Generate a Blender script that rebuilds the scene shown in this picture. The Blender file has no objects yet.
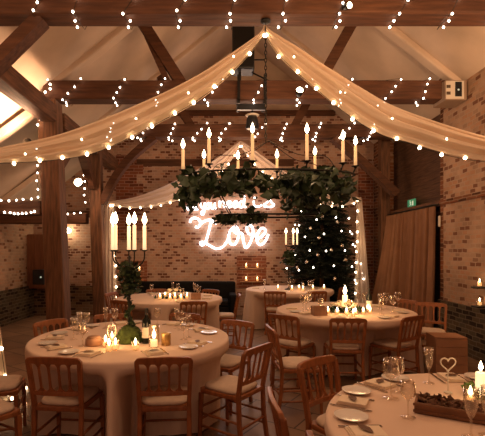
import bpy, math, random
from mathutils import Vector, Matrix, Euler
random.seed(7)
R = random.Random(11)
scene = bpy.context.scene
COL = scene.collection
F, CX, CY, CAM = 410.0, 220.0, 250.5, 1.58

def at(px, py, Y):
    return Vector(((px - CX) * Y / F, Y, CAM + (CY - py) * Y / F))

# ------------------------------------------------------------------ materials
def mat(name, col=(.5, .5, .5), rough=.6, metal=0., noise=0., nscale=6., stretch=(1, 1, 1), bump=0., emit=None, estr=0., dark=None, spec=.4):
    m = bpy.data.materials.new(name); m.use_nodes = True
    nt = m.node_tree; b = nt.nodes['Principled BSDF']
    b.inputs['Base Color'].default_value = (*col, 1)
    b.inputs['Roughness'].default_value = rough
    b.inputs['Metallic'].default_value = metal
    b.inputs['Specular IOR Level'].default_value = spec
    if noise or bump or dark:
        tc = nt.nodes.new('ShaderNodeTexCoord'); mp = nt.nodes.new('ShaderNodeMapping')
        mp.inputs['Scale'].default_value = stretch
        nz = nt.nodes.new('ShaderNodeTexNoise'); nz.inputs['Scale'].default_value = nscale
        nz.inputs['Detail'].default_value = 5
        nt.links.new(tc.outputs['Object'], mp.inputs['Vector']); nt.links.new(mp.outputs['Vector'], nz.inputs['Vector'])
        if noise or dark:
            cr = nt.nodes.new('ShaderNodeValToRGB')
            d = dark if dark else tuple(c * (1 - noise) for c in col)
            cr.color_ramp.elements[0].position = .3; cr.color_ramp.elements[0].color = (*d, 1)
            cr.color_ramp.elements[1].position = .68; cr.color_ramp.elements[1].color = (*[min(1, c * (1 + noise * .3)) for c in col], 1)
            nt.links.new(nz.outputs['Fac'], cr.inputs['Fac']); nt.links.new(cr.outputs['Color'], b.inputs['Base Color'])
        if bump:
            bp = nt.nodes.new('ShaderNodeBump'); bp.inputs['Strength'].default_value = bump; bp.inputs['Distance'].default_value = .02
            nt.links.new(nz.outputs['Fac'], bp.inputs['Height']); nt.links.new(bp.outputs['Normal'], b.inputs['Normal'])
    if emit:
        b.inputs['Emission Color'].default_value = (*emit, 1); b.inputs['Emission Strength'].default_value = estr
    return m

def brick_mat(name, axis, pale, darkc, mortar, share=.2, bw=.23, bh=.075, blotch=.35):
    """coursed brick seen along one wall axis; SHARE of the bricks are dark"""
    m = bpy.data.materials.new(name); m.use_nodes = True
    nt = m.node_tree; N = nt.nodes; L = nt.links; b = N['Principled BSDF']; b.inputs['Roughness'].default_value = .9
    b.inputs['Specular IOR Level'].default_value = .15
    tc = N.new('ShaderNodeTexCoord'); sp = N.new('ShaderNodeSeparateXYZ'); cb = N.new('ShaderNodeCombineXYZ')
    L.new(tc.outputs['Object'], sp.inputs[0]); L.new(sp.outputs[axis], cb.inputs[0]); L.new(sp.outputs['Z'], cb.inputs[1])
    wn = N.new('ShaderNodeTexNoise'); wn.inputs['Scale'].default_value = 5; L.new(tc.outputs['Object'], wn.inputs['Vector'])
    mx0 = N.new('ShaderNodeVectorMath'); mx0.operation = 'MULTIPLY_ADD'
    mx0.inputs[1].default_value = (.05, .034, 0); L.new(wn.outputs['Color'], mx0.inputs[0]); L.new(cb.outputs[0], mx0.inputs[2])
    bt = N.new('ShaderNodeTexBrick'); bt.inputs['Scale'].default_value = 1
    bt.inputs['Brick Width'].default_value = bw; bt.inputs['Row Height'].default_value = bh
    bt.inputs['Mortar Size'].default_value = .010; bt.inputs['Mortar Smooth'].default_value = .5
    bt.inputs['Color1'].default_value = (0, 0, 0, 1); bt.inputs['Color2'].default_value = (1, 1, 1, 1); bt.inputs['Mortar'].default_value = (.5, .5, .5, 1)
    L.new(mx0.outputs[0], bt.inputs['Vector'])
    cr = N.new('ShaderNodeValToRGB'); e = cr.color_ramp.elements
    e[0].position = 0; e[0].color = (*darkc, 1); e[1].position = 1; e[1].color = (*pale, 1)
    k = e.new(share * .75); k.color = (*darkc, 1)
    k = e.new(share); k.color = tuple(p * .75 for p in pale) + (1,)
    k = e.new(.6); k.color = (*pale, 1)
    k = e.new(.8); k.color = (pale[0] * .95, pale[1] * .8, pale[2] * .7, 1)
    L.new(bt.outputs['Color'], cr.inputs['Fac'])
    mm = N.new('ShaderNodeMixRGB'); mm.inputs['Color2'].default_value = (*mortar, 1)
    L.new(bt.outputs['Fac'], mm.inputs['Fac']); L.new(cr.outputs['Color'], mm.inputs['Color1'])
    bn = N.new('ShaderNodeTexNoise'); bn.inputs['Scale'].default_value = 1.6; bn.inputs['Detail'].default_value = 6
    L.new(tc.outputs['Object'], bn.inputs['Vector'])
    br = N.new('ShaderNodeValToRGB'); br.color_ramp.elements[0].position = .3; br.color_ramp.elements[1].position = .7
    br.color_ramp.elements[0].color = (1 - blotch, (1 - blotch) * .92, (1 - blotch) * .85, 1); br.color_ramp.elements[1].color = (1, 1, 1, 1)
    L.new(bn.outputs['Fac'], br.inputs['Fac'])
    ml = N.new('ShaderNodeMixRGB'); ml.blend_type = 'MULTIPLY'; ml.inputs['Fac'].default_value = 1
    L.new(mm.outputs['Color'], ml.inputs['Color1']); L.new(br.outputs['Color'], ml.inputs['Color2'])
    L.new(ml.outputs['Color'], b.inputs['Base Color'])
    bp = N.new('ShaderNodeBump'); bp.inputs['Strength'].default_value = .6; bp.inputs['Distance'].default_value = .012; bp.invert = True
    L.new(bt.outputs['Fac'], bp.inputs['Height']); L.new(bp.outputs['Normal'], b.inputs['Normal'])
    return m

def emis(name, col, s):
    m = bpy.data.materials.new(name); m.use_nodes = True; nt = m.node_tree
    nt.nodes.remove(nt.nodes['Principled BSDF']); e = nt.nodes.new('ShaderNodeEmission')
    e.inputs['Color'].default_value = (*col, 1); e.inputs['Strength'].default_value = s
    nt.links.new(e.outputs[0], nt.nodes['Material Output'].inputs['Surface']); return m

def glass_mat(name, tint=(.95, .93, .9), base=.06, rough=.03):
    m = bpy.data.materials.new(name); m.use_nodes = True; nt = m.node_tree; N = nt.nodes; L = nt.links
    N.remove(N['Principled BSDF'])
    t = N.new('ShaderNodeBsdfTransparent'); t.inputs['Color'].default_value = (*tint, 1)
    g = N.new('ShaderNodeBsdfGlossy'); g.inputs['Roughness'].default_value = rough; g.inputs['Color'].default_value = (1, .95, .88, 1)
    lw = N.new('ShaderNodeLayerWeight'); lw.inputs['Blend'].default_value = .35
    ma = N.new('ShaderNodeMath'); ma.operation = 'MULTIPLY_ADD'; ma.inputs[1].default_value = .6; ma.inputs[2].default_value = base; ma.use_clamp = True
    L.new(lw.outputs['Facing'], ma.inputs[0])
    mx = N.new('ShaderNodeMixShader'); L.new(ma.outputs[0], mx.inputs[0]); L.new(t.outputs[0], mx.inputs[1]); L.new(g.outputs[0], mx.inputs[2])
    L.new(mx.outputs[0], N['Material Output'].inputs['Surface']); return m

def sheer_mat(name, col, transp=.18, transl=.35):
    m = bpy.data.materials.new(name); m.use_nodes = True; nt = m.node_tree; N = nt.nodes; L = nt.links
    N.remove(N['Principled BSDF'])
    d = N.new('ShaderNodeBsdfDiffuse'); d.inputs['Color'].default_value = (*col, 1)
    tl = N.new('ShaderNodeBsdfTranslucent'); tl.inputs['Color'].default_value = (*col, 1)
    tr = N.new('ShaderNodeBsdfTransparent')
    a = N.new('ShaderNodeMixShader'); a.inputs[0].default_value = transl; L.new(d.outputs[0], a.inputs[1]); L.new(tl.outputs[0], a.inputs[2])
    c = N.new('ShaderNodeMixShader'); c.inputs[0].default_value = transp; L.new(a.outputs[0], c.inputs[1]); L.new(tr.outputs[0], c.inputs[2])
    L.new(c.outputs[0], N['Material Output'].inputs['Surface']); return m

M = {}
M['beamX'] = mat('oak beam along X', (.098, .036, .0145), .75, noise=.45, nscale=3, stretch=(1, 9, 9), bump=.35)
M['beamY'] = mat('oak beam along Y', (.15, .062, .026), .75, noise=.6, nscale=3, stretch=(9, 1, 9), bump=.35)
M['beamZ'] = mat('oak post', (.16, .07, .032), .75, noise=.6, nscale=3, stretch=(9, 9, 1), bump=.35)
M['brickX'] = brick_mat('limewashed brick back', 'X', (.54, .35, .26), (.19, .075, .05), (.52, .375, .29), .22, .125, .066, .3)
M['brickY'] = brick_mat('limewashed brick side', 'Y', (.50, .32, .21), (.22, .10, .06), (.46, .32, .22), .22, .13, .068, .35)
M['redX'] = brick_mat('red brick back', 'X', (.30, .11, .065), (.16, .055, .035), (.40, .24, .17), .3)
M['redY'] = brick_mat('red brick side', 'Y', (.25, .10, .05), (.10, .04, .022), (.34, .21, .13), .3)
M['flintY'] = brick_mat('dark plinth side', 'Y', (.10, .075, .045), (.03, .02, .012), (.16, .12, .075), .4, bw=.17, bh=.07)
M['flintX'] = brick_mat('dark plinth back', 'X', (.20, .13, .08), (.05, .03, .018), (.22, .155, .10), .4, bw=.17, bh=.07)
M['plaster'] = mat('cream plaster', (.60, .46, .35), .9, noise=.22, nscale=1.3, spec=.1)
M['boards'] = mat('dark boarding', (.10, .045, .022), .8, noise=.5, nscale=3, stretch=(1, 1, 14), bump=.5)
M['chair'] = mat('chair wood', (.30, .10, .034), .38, noise=.35, nscale=9, stretch=(3, 3, 1))
M['cushion'] = mat('cream seat pad', (.60, .46, .35), .9, noise=.1, nscale=20)
M['cloth'] = mat('cream tablecloth', (.72, .54, .42), .92, noise=.06, nscale=3, spec=.1)
M['napkin'] = mat('ivory napkin', (.78, .64, .48), .9, noise=.05, nscale=10, spec=.1)
M['iron'] = mat('black iron', (.012, .011, .01), .5, metal=.4)
M['black'] = mat('black plastic', (.010, .010, .011), .45)
M['leather'] = mat('black leather', (.006, .005, .005), .75, noise=.3, nscale=14, bump=.1, spec=.15)
M['wax'] = mat('ivory wax', (.85, .68, .42), .5, emit=(1, .52, .22), estr=.42)  # faint emission stands in for candlelight inside the wax
M['waxlit'] = mat('glowing wax', (.9, .75, .55), .5, emit=(1, .66, .34), estr=1.15)  # stronger emission paints the flame's light into the wax body
M['wick'] = mat('wick', (.02, .015, .01), .9)
M['flame'] = emis('flame', (1, .74, .42), 16)
M['bulb'] = emis('warm bulb', (1, .72, .42), 16)
M['bulbcool'] = emis('warm white led', (1, .84, .66), 13)
M['lamp'] = emis('lamp lens', (1, .75, .45), 30)
M['neon'] = emis('white neon tube', (1, .93, .93), 6)
M['glass'] = glass_mat('clear glass')
M['glasslit'] = glass_mat('votive glass', (1, .9, .75), .12, .1)
M['china'] = mat('white china', (.75, .68, .6), .15)
M['silver'] = mat('cutlery steel', (.6, .55, .5), .22, metal=1)
M['leafdark'] = mat('ivy leaf', (.026, .045, .014), .5, noise=.5, nscale=4, dark=(.010, .018, .007))
M['pine'] = mat('fir needles', (.014, .021, .010), .8, noise=.5, nscale=5, dark=(.005, .008, .004))
M['moss'] = mat('moss', (.07, .10, .02), .95, noise=.6, nscale=25, bump=1.)
M['dried'] = mat('dried flower', (.36, .20, .13), .9, noise=.5, nscale=30)
M['leafbrown'] = mat('brown leaf', (.13, .06, .028), .6)
M['crate'] = mat('crate wood', (.22, .10, .05), .8, noise=.4, nscale=4, stretch=(1, 8, 8), bump=.2)
M['log'] = mat('pale wood', (.40, .22, .13), .8, noise=.3, nscale=10)
M['brownboard'] = mat('brown board', (.42, .21, .11), .8, noise=.2, nscale=5)
M['curtain'] = mat('brown curtain', (.25, .125, .07), .9, noise=.15, nscale=4, spec=.1)
M['drape'] = sheer_mat('ivory voile', (.80, .62, .44))
M['drapeb'] = sheer_mat('white voile', (.84, .70, .60), .12)
M['bottle'] = mat('dark green bottle', (.008, .010, .006), .12)
M['label'] = mat('white bottle label', (.8, .72, .6), .7)
M['foil'] = mat('black foil', (.012, .01, .01), .35)
M['gold'] = mat('brass tin', (.55, .36, .14), .35, metal=.7)
M['white'] = mat('white plastic', (.62, .55, .46), .6)
M['signgreen'] = mat('exit sign green', (.03, .22, .10), .5, emit=(.1, .5, .25), estr=.25)
M['signwhite'] = mat('exit sign white', (.8, .85, .75), .5, emit=(.7, .9, .7), estr=.35)
M['greybox'] = mat('grey metal box', (.27, .18, .12), .6)
M['conduit'] = mat('conduit', (.08, .05, .03), .6)
M['bauble'] = mat('silver bauble', (.7, .62, .52), .22, metal=.8)
M['wire'] = mat('dark green wire', (.012, .014, .010), .7)
M['flower'] = mat('cream rose', (.75, .62, .45), .8, noise=.2, nscale=20)
M['green'] = mat('fresh leaf', (.10, .17, .03), .6)
M['cupboard'] = mat('red brown boards', (.24, .095, .045), .6, noise=.3, nscale=3, stretch=(9, 9, 1))

def floor_mat():
    m = bpy.data.materials.new('stone floor'); m.use_nodes = True; nt = m.node_tree; N = nt.nodes; L = nt.links
    b = N['Principled BSDF']; b.inputs['Roughness'].default_value = .55; b.inputs['Specular IOR Level'].default_value = .3
    tc = N.new('ShaderNodeTexCoord'); mp = N.new('ShaderNodeMapping'); mp.inputs['Rotation'].default_value = (0, 0, math.radians(35))
    bt = N.new('ShaderNodeTexBrick'); bt.inputs['Scale'].default_value = 1; bt.inputs['Brick Width'].default_value = .62; bt.inputs['Row Height'].default_value = .42
    bt.inputs['Mortar Size'].default_value = .008; bt.inputs['Color1'].default_value = (.21, .125, .075, 1); bt.inputs['Color2'].default_value = (.29, .18, .11, 1)
    bt.inputs['Mortar'].default_value = (.07, .04, .025, 1)
    L.new(tc.outputs['Object'], mp.inputs['Vector']); L.new(mp.outputs['Vector'], bt.inputs['Vector'])
    nz = N.new('ShaderNodeTexNoise'); nz.inputs['Scale'].default_value = 4; nz.inputs['Detail'].default_value = 6; L.new(tc.outputs['Object'], nz.inputs['Vector'])
    cr = N.new('ShaderNodeValToRGB'); cr.color_ramp.elements[0].color = (.55, .5, .45, 1); cr.color_ramp.elements[1].color = (1.1, 1.1, 1.1, 1)
    L.new(nz.outputs['Fac'], cr.inputs['Fac'])
    mx = N.new('ShaderNodeMixRGB'); mx.blend_type = 'MULTIPLY'; mx.inputs['Fac'].default_value = 1
    L.new(bt.outputs['Color'], mx.inputs['Color1']); L.new(cr.outputs['Color'], mx.inputs['Color2']); L.new(mx.outputs['Color'], b.inputs['Base Color'])
    return m
M['floor'] = floor_mat()

# ------------------------------------------------------------------ mesh helpers
class MB:
    def __init__(s): s.v = []; s.f = []; s.sm = []
    def add(s, vs, fs, smooth=False):
        b = len(s.v); s.v += [tuple(v) for v in vs]; s.f += [tuple(b + i for i in f) for f in fs]; s.sm += [smooth] * len(fs); return s
    def box(s, c, d, rot=None):
        hx, hy, hz = d[0] / 2, d[1] / 2, d[2] / 2; mt = Euler(rot).to_matrix() if rot is not None else None
        vs = [Vector((x * hx, y * hy, z * hz)) for z in (-1, 1) for y in (-1, 1) for x in (-1, 1)]
        if mt is not None: vs = [mt @ v for v in vs]
        vs = [v + Vector(c) for v in vs]
        return s.add(vs, [(0, 2, 3, 1), (4, 5, 7, 6), (0, 1, 5, 4), (2, 6, 7, 3), (0, 4, 6, 2), (1, 3, 7, 5)])
    def bar(s, p, q, w, h, up=(0, 0, 1), w2=None, h2=None):
        """rectangular bar from p to q; w across, h along up"""
        p, q = Vector(p), Vector(q); t = (q - p).normalized(); u = Vector(up); a = t.cross(u)
        if a.length < 1e-4: a = t.cross(Vector((0, 1, 0)))
        a.normalize(); u = a.cross(t).normalized(); w2 = w2 or w; h2 = h2 or h
        vs = [c + a * (i * ww / 2) + u * (j * hh / 2) for c, ww, hh in ((p, w, h), (q, w2, h2)) for i, j in ((-1, -1), (1, -1), (1, 1), (-1, 1))]
        return s.add(vs, [(3, 2, 1, 0), (4, 5, 6, 7), (0, 1, 5, 4), (1, 2, 6, 5), (2, 3, 7, 6), (3, 0, 4, 7)])
    def sweep(s, pts, w, h, up=(0, 0, 1)):
        """rectangular section swept along a polyline"""
        P = [Vector(p) for p in pts]; vs = []; n = len(P)
        for i, p in enumerate(P):
            t = (P[min(i + 1, n - 1)] - P[max(i - 1, 0)]).normalized(); u = Vector(up); a = t.cross(u).normalized(); uu = a.cross(t)
            vs += [p + a * (x * w / 2) + uu * (y * h / 2) for x, y in ((-1, -1), (1, -1), (1, 1), (-1, 1))]
        fs = [(3, 2, 1, 0), tuple(4 * (n - 1) + k for k in range(4))]
        for i in range(n - 1):
            for k in range(4): fs.append((4 * i + k, 4 * i + (k + 1) % 4, 4 * i + 4 + (k + 1) % 4, 4 * i + 4 + k))
        return s.add(vs, fs)
    def tube(s, pts, r, n=8, closed=False):
        P = [Vector(p) for p in pts]; m = len(P); rr = r if isinstance(r, (list, tuple)) else [r] * m; vs = []; prev = None
        for i, p in enumerate(P):
            t = (P[(i + 1) % m] - P[i - 1]) if closed else (P[min(i + 1, m - 1)] - P[max(i - 1, 0)])
            if t.length < 1e-9: t = Vector((0, 0, 1))
            t.normalize()
            if prev is None: prev = t.orthogonal().normalized()
            a = prev - t * prev.dot(t)
            if a.length < 1e-6: a = t.orthogonal()
            a.normalize(); prev = a; c = t.cross(a)
            for k in range(n):
                an = 2 * math.pi * k / n; vs.append(p + (a * math.cos(an) + c * math.sin(an)) * rr[i])
        fs = []
        for i in range(m if closed else m - 1):
            j = (i + 1) % m
            for k in range(n): fs.append((i * n + k, i * n + (k + 1) % n, j * n + (k + 1) % n, j * n + k))
        if not closed: fs += [tuple(range(n - 1, -1, -1)), tuple((m - 1) * n + k for k in range(n))]
        return s.add(vs, fs, True)
    def lathe(s, prof, c=(0, 0, 0), n=20, cap=True):
        vs = []; m = len(prof)
        for r, z in prof:
            for k in range(n):
                a = 2 * math.pi * k / n; vs.append((c[0] + r * math.cos(a), c[1] + r * math.sin(a), c[2] + z))
        fs = []
        for i in range(m - 1):
            for k in range(n): fs.append((i * n + k, i * n + (k + 1) % n, (i + 1) * n + (k + 1) % n, (i + 1) * n + k))
        if cap:
            if prof[0][0] > 1e-5: fs.append(tuple(range(n - 1, -1, -1)))
            if prof[-1][0] > 1e-5: fs.append(tuple((m - 1) * n + k for k in range(n)))
        return s.add(vs, fs, True)
    def grid(s, rows, smooth=True, closed=False):
        n = len(rows[0]); vs = [v for r in rows for v in r]; fs = []
        for i in range(len(rows) - 1):
            for k in range(n if closed else n - 1): fs.append((i * n + k, i * n + (k + 1) % n, (i + 1) * n + (k + 1) % n, (i + 1) * n + k))
        return s.add(vs, fs, smooth)
    def poly_prism(s, pts, d):
        """polygon pts extruded by vector d"""
        n = len(pts); P = [Vector(p) for p in pts]; Q = [p + Vector(d) for p in P]
        return s.add(P + Q, [tuple(range(n - 1, -1, -1)), tuple(range(n, 2 * n))] + [(i, (i + 1) % n, n + (i + 1) % n, n + i) for i in range(n)])
    def mesh(s, name):
        me = bpy.data.meshes.new(name); me.from_pydata(s.v, [], s.f)
        me.polygons.foreach_set('use_smooth', s.sm); me.update(); return me
    def build(s, name, m, parent=None, loc=None, bevel=0, seg=2):
        o = bpy.data.objects.new(name, s.mesh(name)); o.data.materials.append(m); COL.objects.link(o)
        if parent is not None: o.parent = parent
        if loc is not None: o.location = loc
        if bevel:
            b = o.modifiers.new('edge', 'BEVEL'); b.width = bevel; b.segments = seg; b.limit_method = 'ANGLE'; b.angle_limit = math.radians(40)
        return o

def thing(name, label, cat, loc=(0, 0, 0), rz=0, group=None):
    o = bpy.data.objects.new(name, None); COL.objects.link(o); o.location = loc; o.rotation_euler = (0, 0, rz); o.empty_display_size = .1
    return tag(o, label, cat, group)
def tag(o, label, cat, group=None):
    o['label'] = label; o['category'] = cat
    if group: o['group'] = group
    elif 'group' in o: del o['group']
    return o
def struct(o): o['kind'] = 'structure'; return o
KIDS = {}
def kids(o): return [c for c in o.children]
def dup(root, loc, rz, label, group=None, scale=None):
    def cp(o, par):
        c = o.copy(); COL.objects.link(c)
        if par is not None: c.parent = par
        for ch in list(o.children): cp(ch, c)
        return c
    r = cp(root, None); r.location = loc; r.rotation_euler = (0, 0, rz); r['label'] = label
    if group: r['group'] = group
    if scale: r.scale = scale
    return r
def spline(pts, k=6):
    P = [Vector(p) for p in pts]; out = []; n = len(P)
    for i in range(n - 1):
        a, b, c, d = P[max(i - 1, 0)], P[i], P[i + 1], P[min(i + 2, n - 1)]
        for j in range(k):
            t = j / k; out.append(.5 * ((2 * b) + (c - a) * t + (2 * a - 5 * b + 4 * c - d) * t * t + (3 * b - a - 3 * c + d) * t ** 3))
    out.append(P[-1]); return out
def sample(pts, step, off=0.):
    out = []; d = -off; P = pts
    nxt = off
    acc = 0
    for i in range(len(P) - 1):
        l = (P[i + 1] - P[i]).length
        while nxt <= acc + l and l > 0:
            out.append(P[i].lerp(P[i + 1], (nxt - acc) / l)); nxt += step
        acc += l
    return out

# ------------------------------------------------------------------ camera
cd = bpy.data.cameras.new('camera'); cam = bpy.data.objects.new('camera', cd); COL.objects.link(cam)
cam.location = (0, 0, CAM); cam.rotation_euler = (math.pi / 2, 0, 0)
cd.sensor_fit = 'HORIZONTAL'; cd.sensor_width = 36; cd.lens = 36 * F / 485; cd.shift_x = 22.5 / 485; cd.shift_y = 32.5 / 485; cd.clip_start = .05
scene.camera = cam

# ------------------------------------------------------------------ room shell
XL, XR, YB, Y0 = -4.55, 3.75, 10.0, -1.2
RX, RZ, SL = .57, 6.72, .8                              # ridge
def roof(x): return RZ - SL * abs(x - RX)
struct(MB().box(((XL + XR) / 2, (YB + Y0) / 2, -.05), (XR - XL + .8, YB - Y0 + .4, .1)).build('floor', M['floor']))
GZ = 4.98
# back wall: brick up to the gable timber, plaster above
xg1, xg2 = RX - (RZ - GZ) / SL, RX + (RZ - GZ) / SL
struct(MB().poly_prism([(XL - .1, YB, 0), (XR + .25, YB, 0), (XR + .25, YB, roof(XR) - .1), (XR, YB, roof(XR)), (xg2, YB, GZ), (xg1, YB, GZ), (XL - .1, YB, roof(XL - .1))], (0, .15, 0)).build('wall_back', M['brickX']))
struct(MB().poly_prism([(xg1, YB + .02, GZ), (xg2, YB + .02, GZ), (RX, YB + .02, RZ)], (0, .13, 0)).build('wall_back_gable', M['plaster']))
struct(MB().box((RX, YB - .04, GZ - .06), (xg2 - xg1 + .1, .08, .12)).build('trim_1', M['beamX']))
struct(MB().poly_prism([(XL - .12, Y0, 0), (XL, Y0, 0), (XL, Y0, roof(XL)), (XL - .12, Y0, roof(XL - .12))], (0, YB - Y0, 0)).build('wall_left', M['brickY']))
struct(MB().box((XL + .02, (YB + Y0) / 2, .37), (.04, YB - Y0, .74)).build('baseboard_left', M['flintY']))
struct(MB().box(((XL + .04 - 2.4) / 2, YB - .02, .36), (-2.4 - XL - .04, .04, .72)).build('baseboard_back', M['flintX']))
YO1, YO2 = 6.97, 9.3                                     # curtained opening in the right wall
struct(MB().poly_prism([(XR, Y0, 0), (XR + .3, Y0, 0), (XR + .3, Y0, roof(XR + .3)), (XR, Y0, roof(XR))], (0, YO1 - Y0 - .09, 0)).build('wall_right', M['brickY']))
struct(MB().box((XR + .14, YO1 - .045, 2.05), (.29, .09, 4.08)).build('wall_right_quoin', M['redY']))
struct(MB().poly_prism([(XR, YO2, 0), (XR + .3, YO2, 0), (XR + .3, YO2, roof(XR + .3)), (XR, YO2, roof(XR))], (0, YB - YO2, 0)).build('wall_right_pier', M['redY']))
struct(MB().box((XR - .025, (YO1 + Y0) / 2, .375), (.05, YO1 - Y0, .75)).build('baseboard_right', M['flintY']))
struct(MB().box((XR - .012, (YO1 + Y0) / 2, 2.385), (.03, YO1 - Y0, .075)).build('trim_2', M['redY']))
struct(MB().box((XR + .22, (YO1 + YO2) / 2, 3.25), (.06, YO2 - YO1, 1.75)).build('trim_3', M['boards']))
struct(MB().box((XR + .10, (YO1 + YO2) / 2, 2.39), (.2, YO2 - YO1, .10)).build('trim_4', M['beamY']))
struct(MB().box((XR + .28, (YO1 + YO2) / 2, 1.2), (.06, YO2 - YO1, 2.4)).build('door_1', M['boards']))
# red brick edging on the back wall (quoins by the posts)
struct(MB().box((3.55, YB - .01, 1.8), (.36, .03, 3.6)).build('trim_5', M['redX']))
q = MB()
for k in range(9): q.box((-2.28 + (.08 if k % 2 else 0), YB - .01, 1.95 + k * .23), (.5 + (.16 if k % 2 else 0), .03, .23))
struct(q.build('trim_6', M['redX']))
struct(MB().box((-.3, YB - .005, 3.72), (4.2, .03, .17)).build('trim_7', M['beamX']))
# ceiling: two slopes
t = .12
struct(MB().poly_prism([(XL - .3, Y0, roof(XL - .3)), (RX, Y0, RZ), (RX, Y0, RZ + t), (XL - .3, Y0, roof(XL - .3) + t)], (0, YB + .15 - Y0, 0)).build('ceiling', M['plaster']))
struct(MB().poly_prism([(RX, Y0, RZ), (XR + .5, Y0, roof(XR + .5)), (XR + .5, Y0, roof(XR + .5) + t), (RX, Y0, RZ + t)], (0, YB + .15 - Y0, 0)).build('ceiling_right', M['plaster']))

# ------------------------------------------------------------------ timber frame
BB = 3.90
beams = [(4.00, 4.26, .38), (6.27, 6.53, .29), (8.38, 8.62, .27)]       # y0, y1, height
PX = -2.6
for i, (a, b, h) in enumerate(beams):
    xl, xr = -2.72, XR - .01
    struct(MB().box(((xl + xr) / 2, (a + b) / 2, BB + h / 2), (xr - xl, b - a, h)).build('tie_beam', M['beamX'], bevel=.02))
    ym = (a + b) / 2
    # principal rafters boxed in plaster, raking struts
    zt = BB + h
    if i < 3:
        for s in (-1, 1):
            x0 = RX - .10 + s * 1.06; x1 = RX - .10 + s * 1.74
            if i == 1 and s < 0: struct(MB().bar((-.80, ym, zt - .02), (-1.17, ym, 5.0), .09, .12, (0, 1, 0)).build('raking_strut_beam', M['beamX']))
            struct(MB().bar((x0, ym, zt - .03), (x1, ym, roof(x1) - .02), .16, .18, (0, 1, 0)).build('raking_strut_beam', M['beamX']))
    for s in (-1, 1):
        x0 = RX + s * .02; x1 = PX - .05 if s < 0 else XR
        struct(MB().bar((x0, ym, roof(x0) - .03), (x1, ym, roof(x1) - .03), .2, .12, (s * SL, 0, 1)).build('rafter_beam', M['plaster'], bevel=.03))
# arcade posts
for (y, w, lb_, lt_) in ((4.13, .30, 0, 0), (6.40, .29, .11, -.06), (8.50, .24, .13, 0)):
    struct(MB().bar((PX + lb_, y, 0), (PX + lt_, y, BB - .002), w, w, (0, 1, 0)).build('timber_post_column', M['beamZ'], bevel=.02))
# arcade plates between the posts
for (y0, y1) in ((Y0, 3.97), (4.29, 6.23), (6.57, 8.36), (8.64, YB - .01)):
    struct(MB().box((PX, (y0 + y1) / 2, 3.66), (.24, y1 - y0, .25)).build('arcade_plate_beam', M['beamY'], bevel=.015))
def brace(p, q, sag, w=.14, h=.2):
    p, q = Vector(p), Vector(q); n = (q - p).cross(Vector((0, 1, 0))).normalized()
    pts = [p.lerp(q, k / 10) + n * sag * math.sin(math.pi * k / 10) for k in range(11)]
    return struct(MB().sweep(pts, w, h, (0, 1, 0)).build('curved_brace_beam', M['beamX']))
# knee braces: first truss from the post to the tie beam, third truss curved
brace((-2.46, 4.13, 3.24), (-1.79, 4.13, BB + .01), .0, .12, .16)
brace((PX + .16, 8.5, 2.55), (-1.35, 8.5, BB + .02), .14)
brace((XR - .1, 8.5, 2.75), (2.35, 8.5, BB + .02), -.02)
brace((PX, 6.56, 2.95), (PX, 7.3, 3.56), .0)
brace((PX, 8.36, 2.9), (PX, 7.6, 3.56), .0)
# aisle ties from the arcade posts to the outer wall
for (y, z, w) in ((6.40, 2.24, .24), (8.5, 2.24, .2)):
    struct(MB().box(((XL + PX - .15) / 2, y, z), (PX - .15 - XL, w, .22)).build('aisle_tie_beam', M['beamX'], bevel=.015))
    struct(MB().bar((XL + .02, y, roof(XL) - .05), (PX - .16, y, 3.85), .16, .1, (-SL, 0, 1)).build('aisle_rafter_beam', M['plaster']))
struct(MB().box((XR - .10, 9.12, 2.08), (.2, .2, 4.1)).build('corner_post_column', M['beamZ'], bevel=.015))
struct(MB().box(((XL + PX) / 2 - .05, YB - .06, 2.46), (PX - XL - .2, .1, .16)).build('trim_8', M['beamX']))

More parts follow.
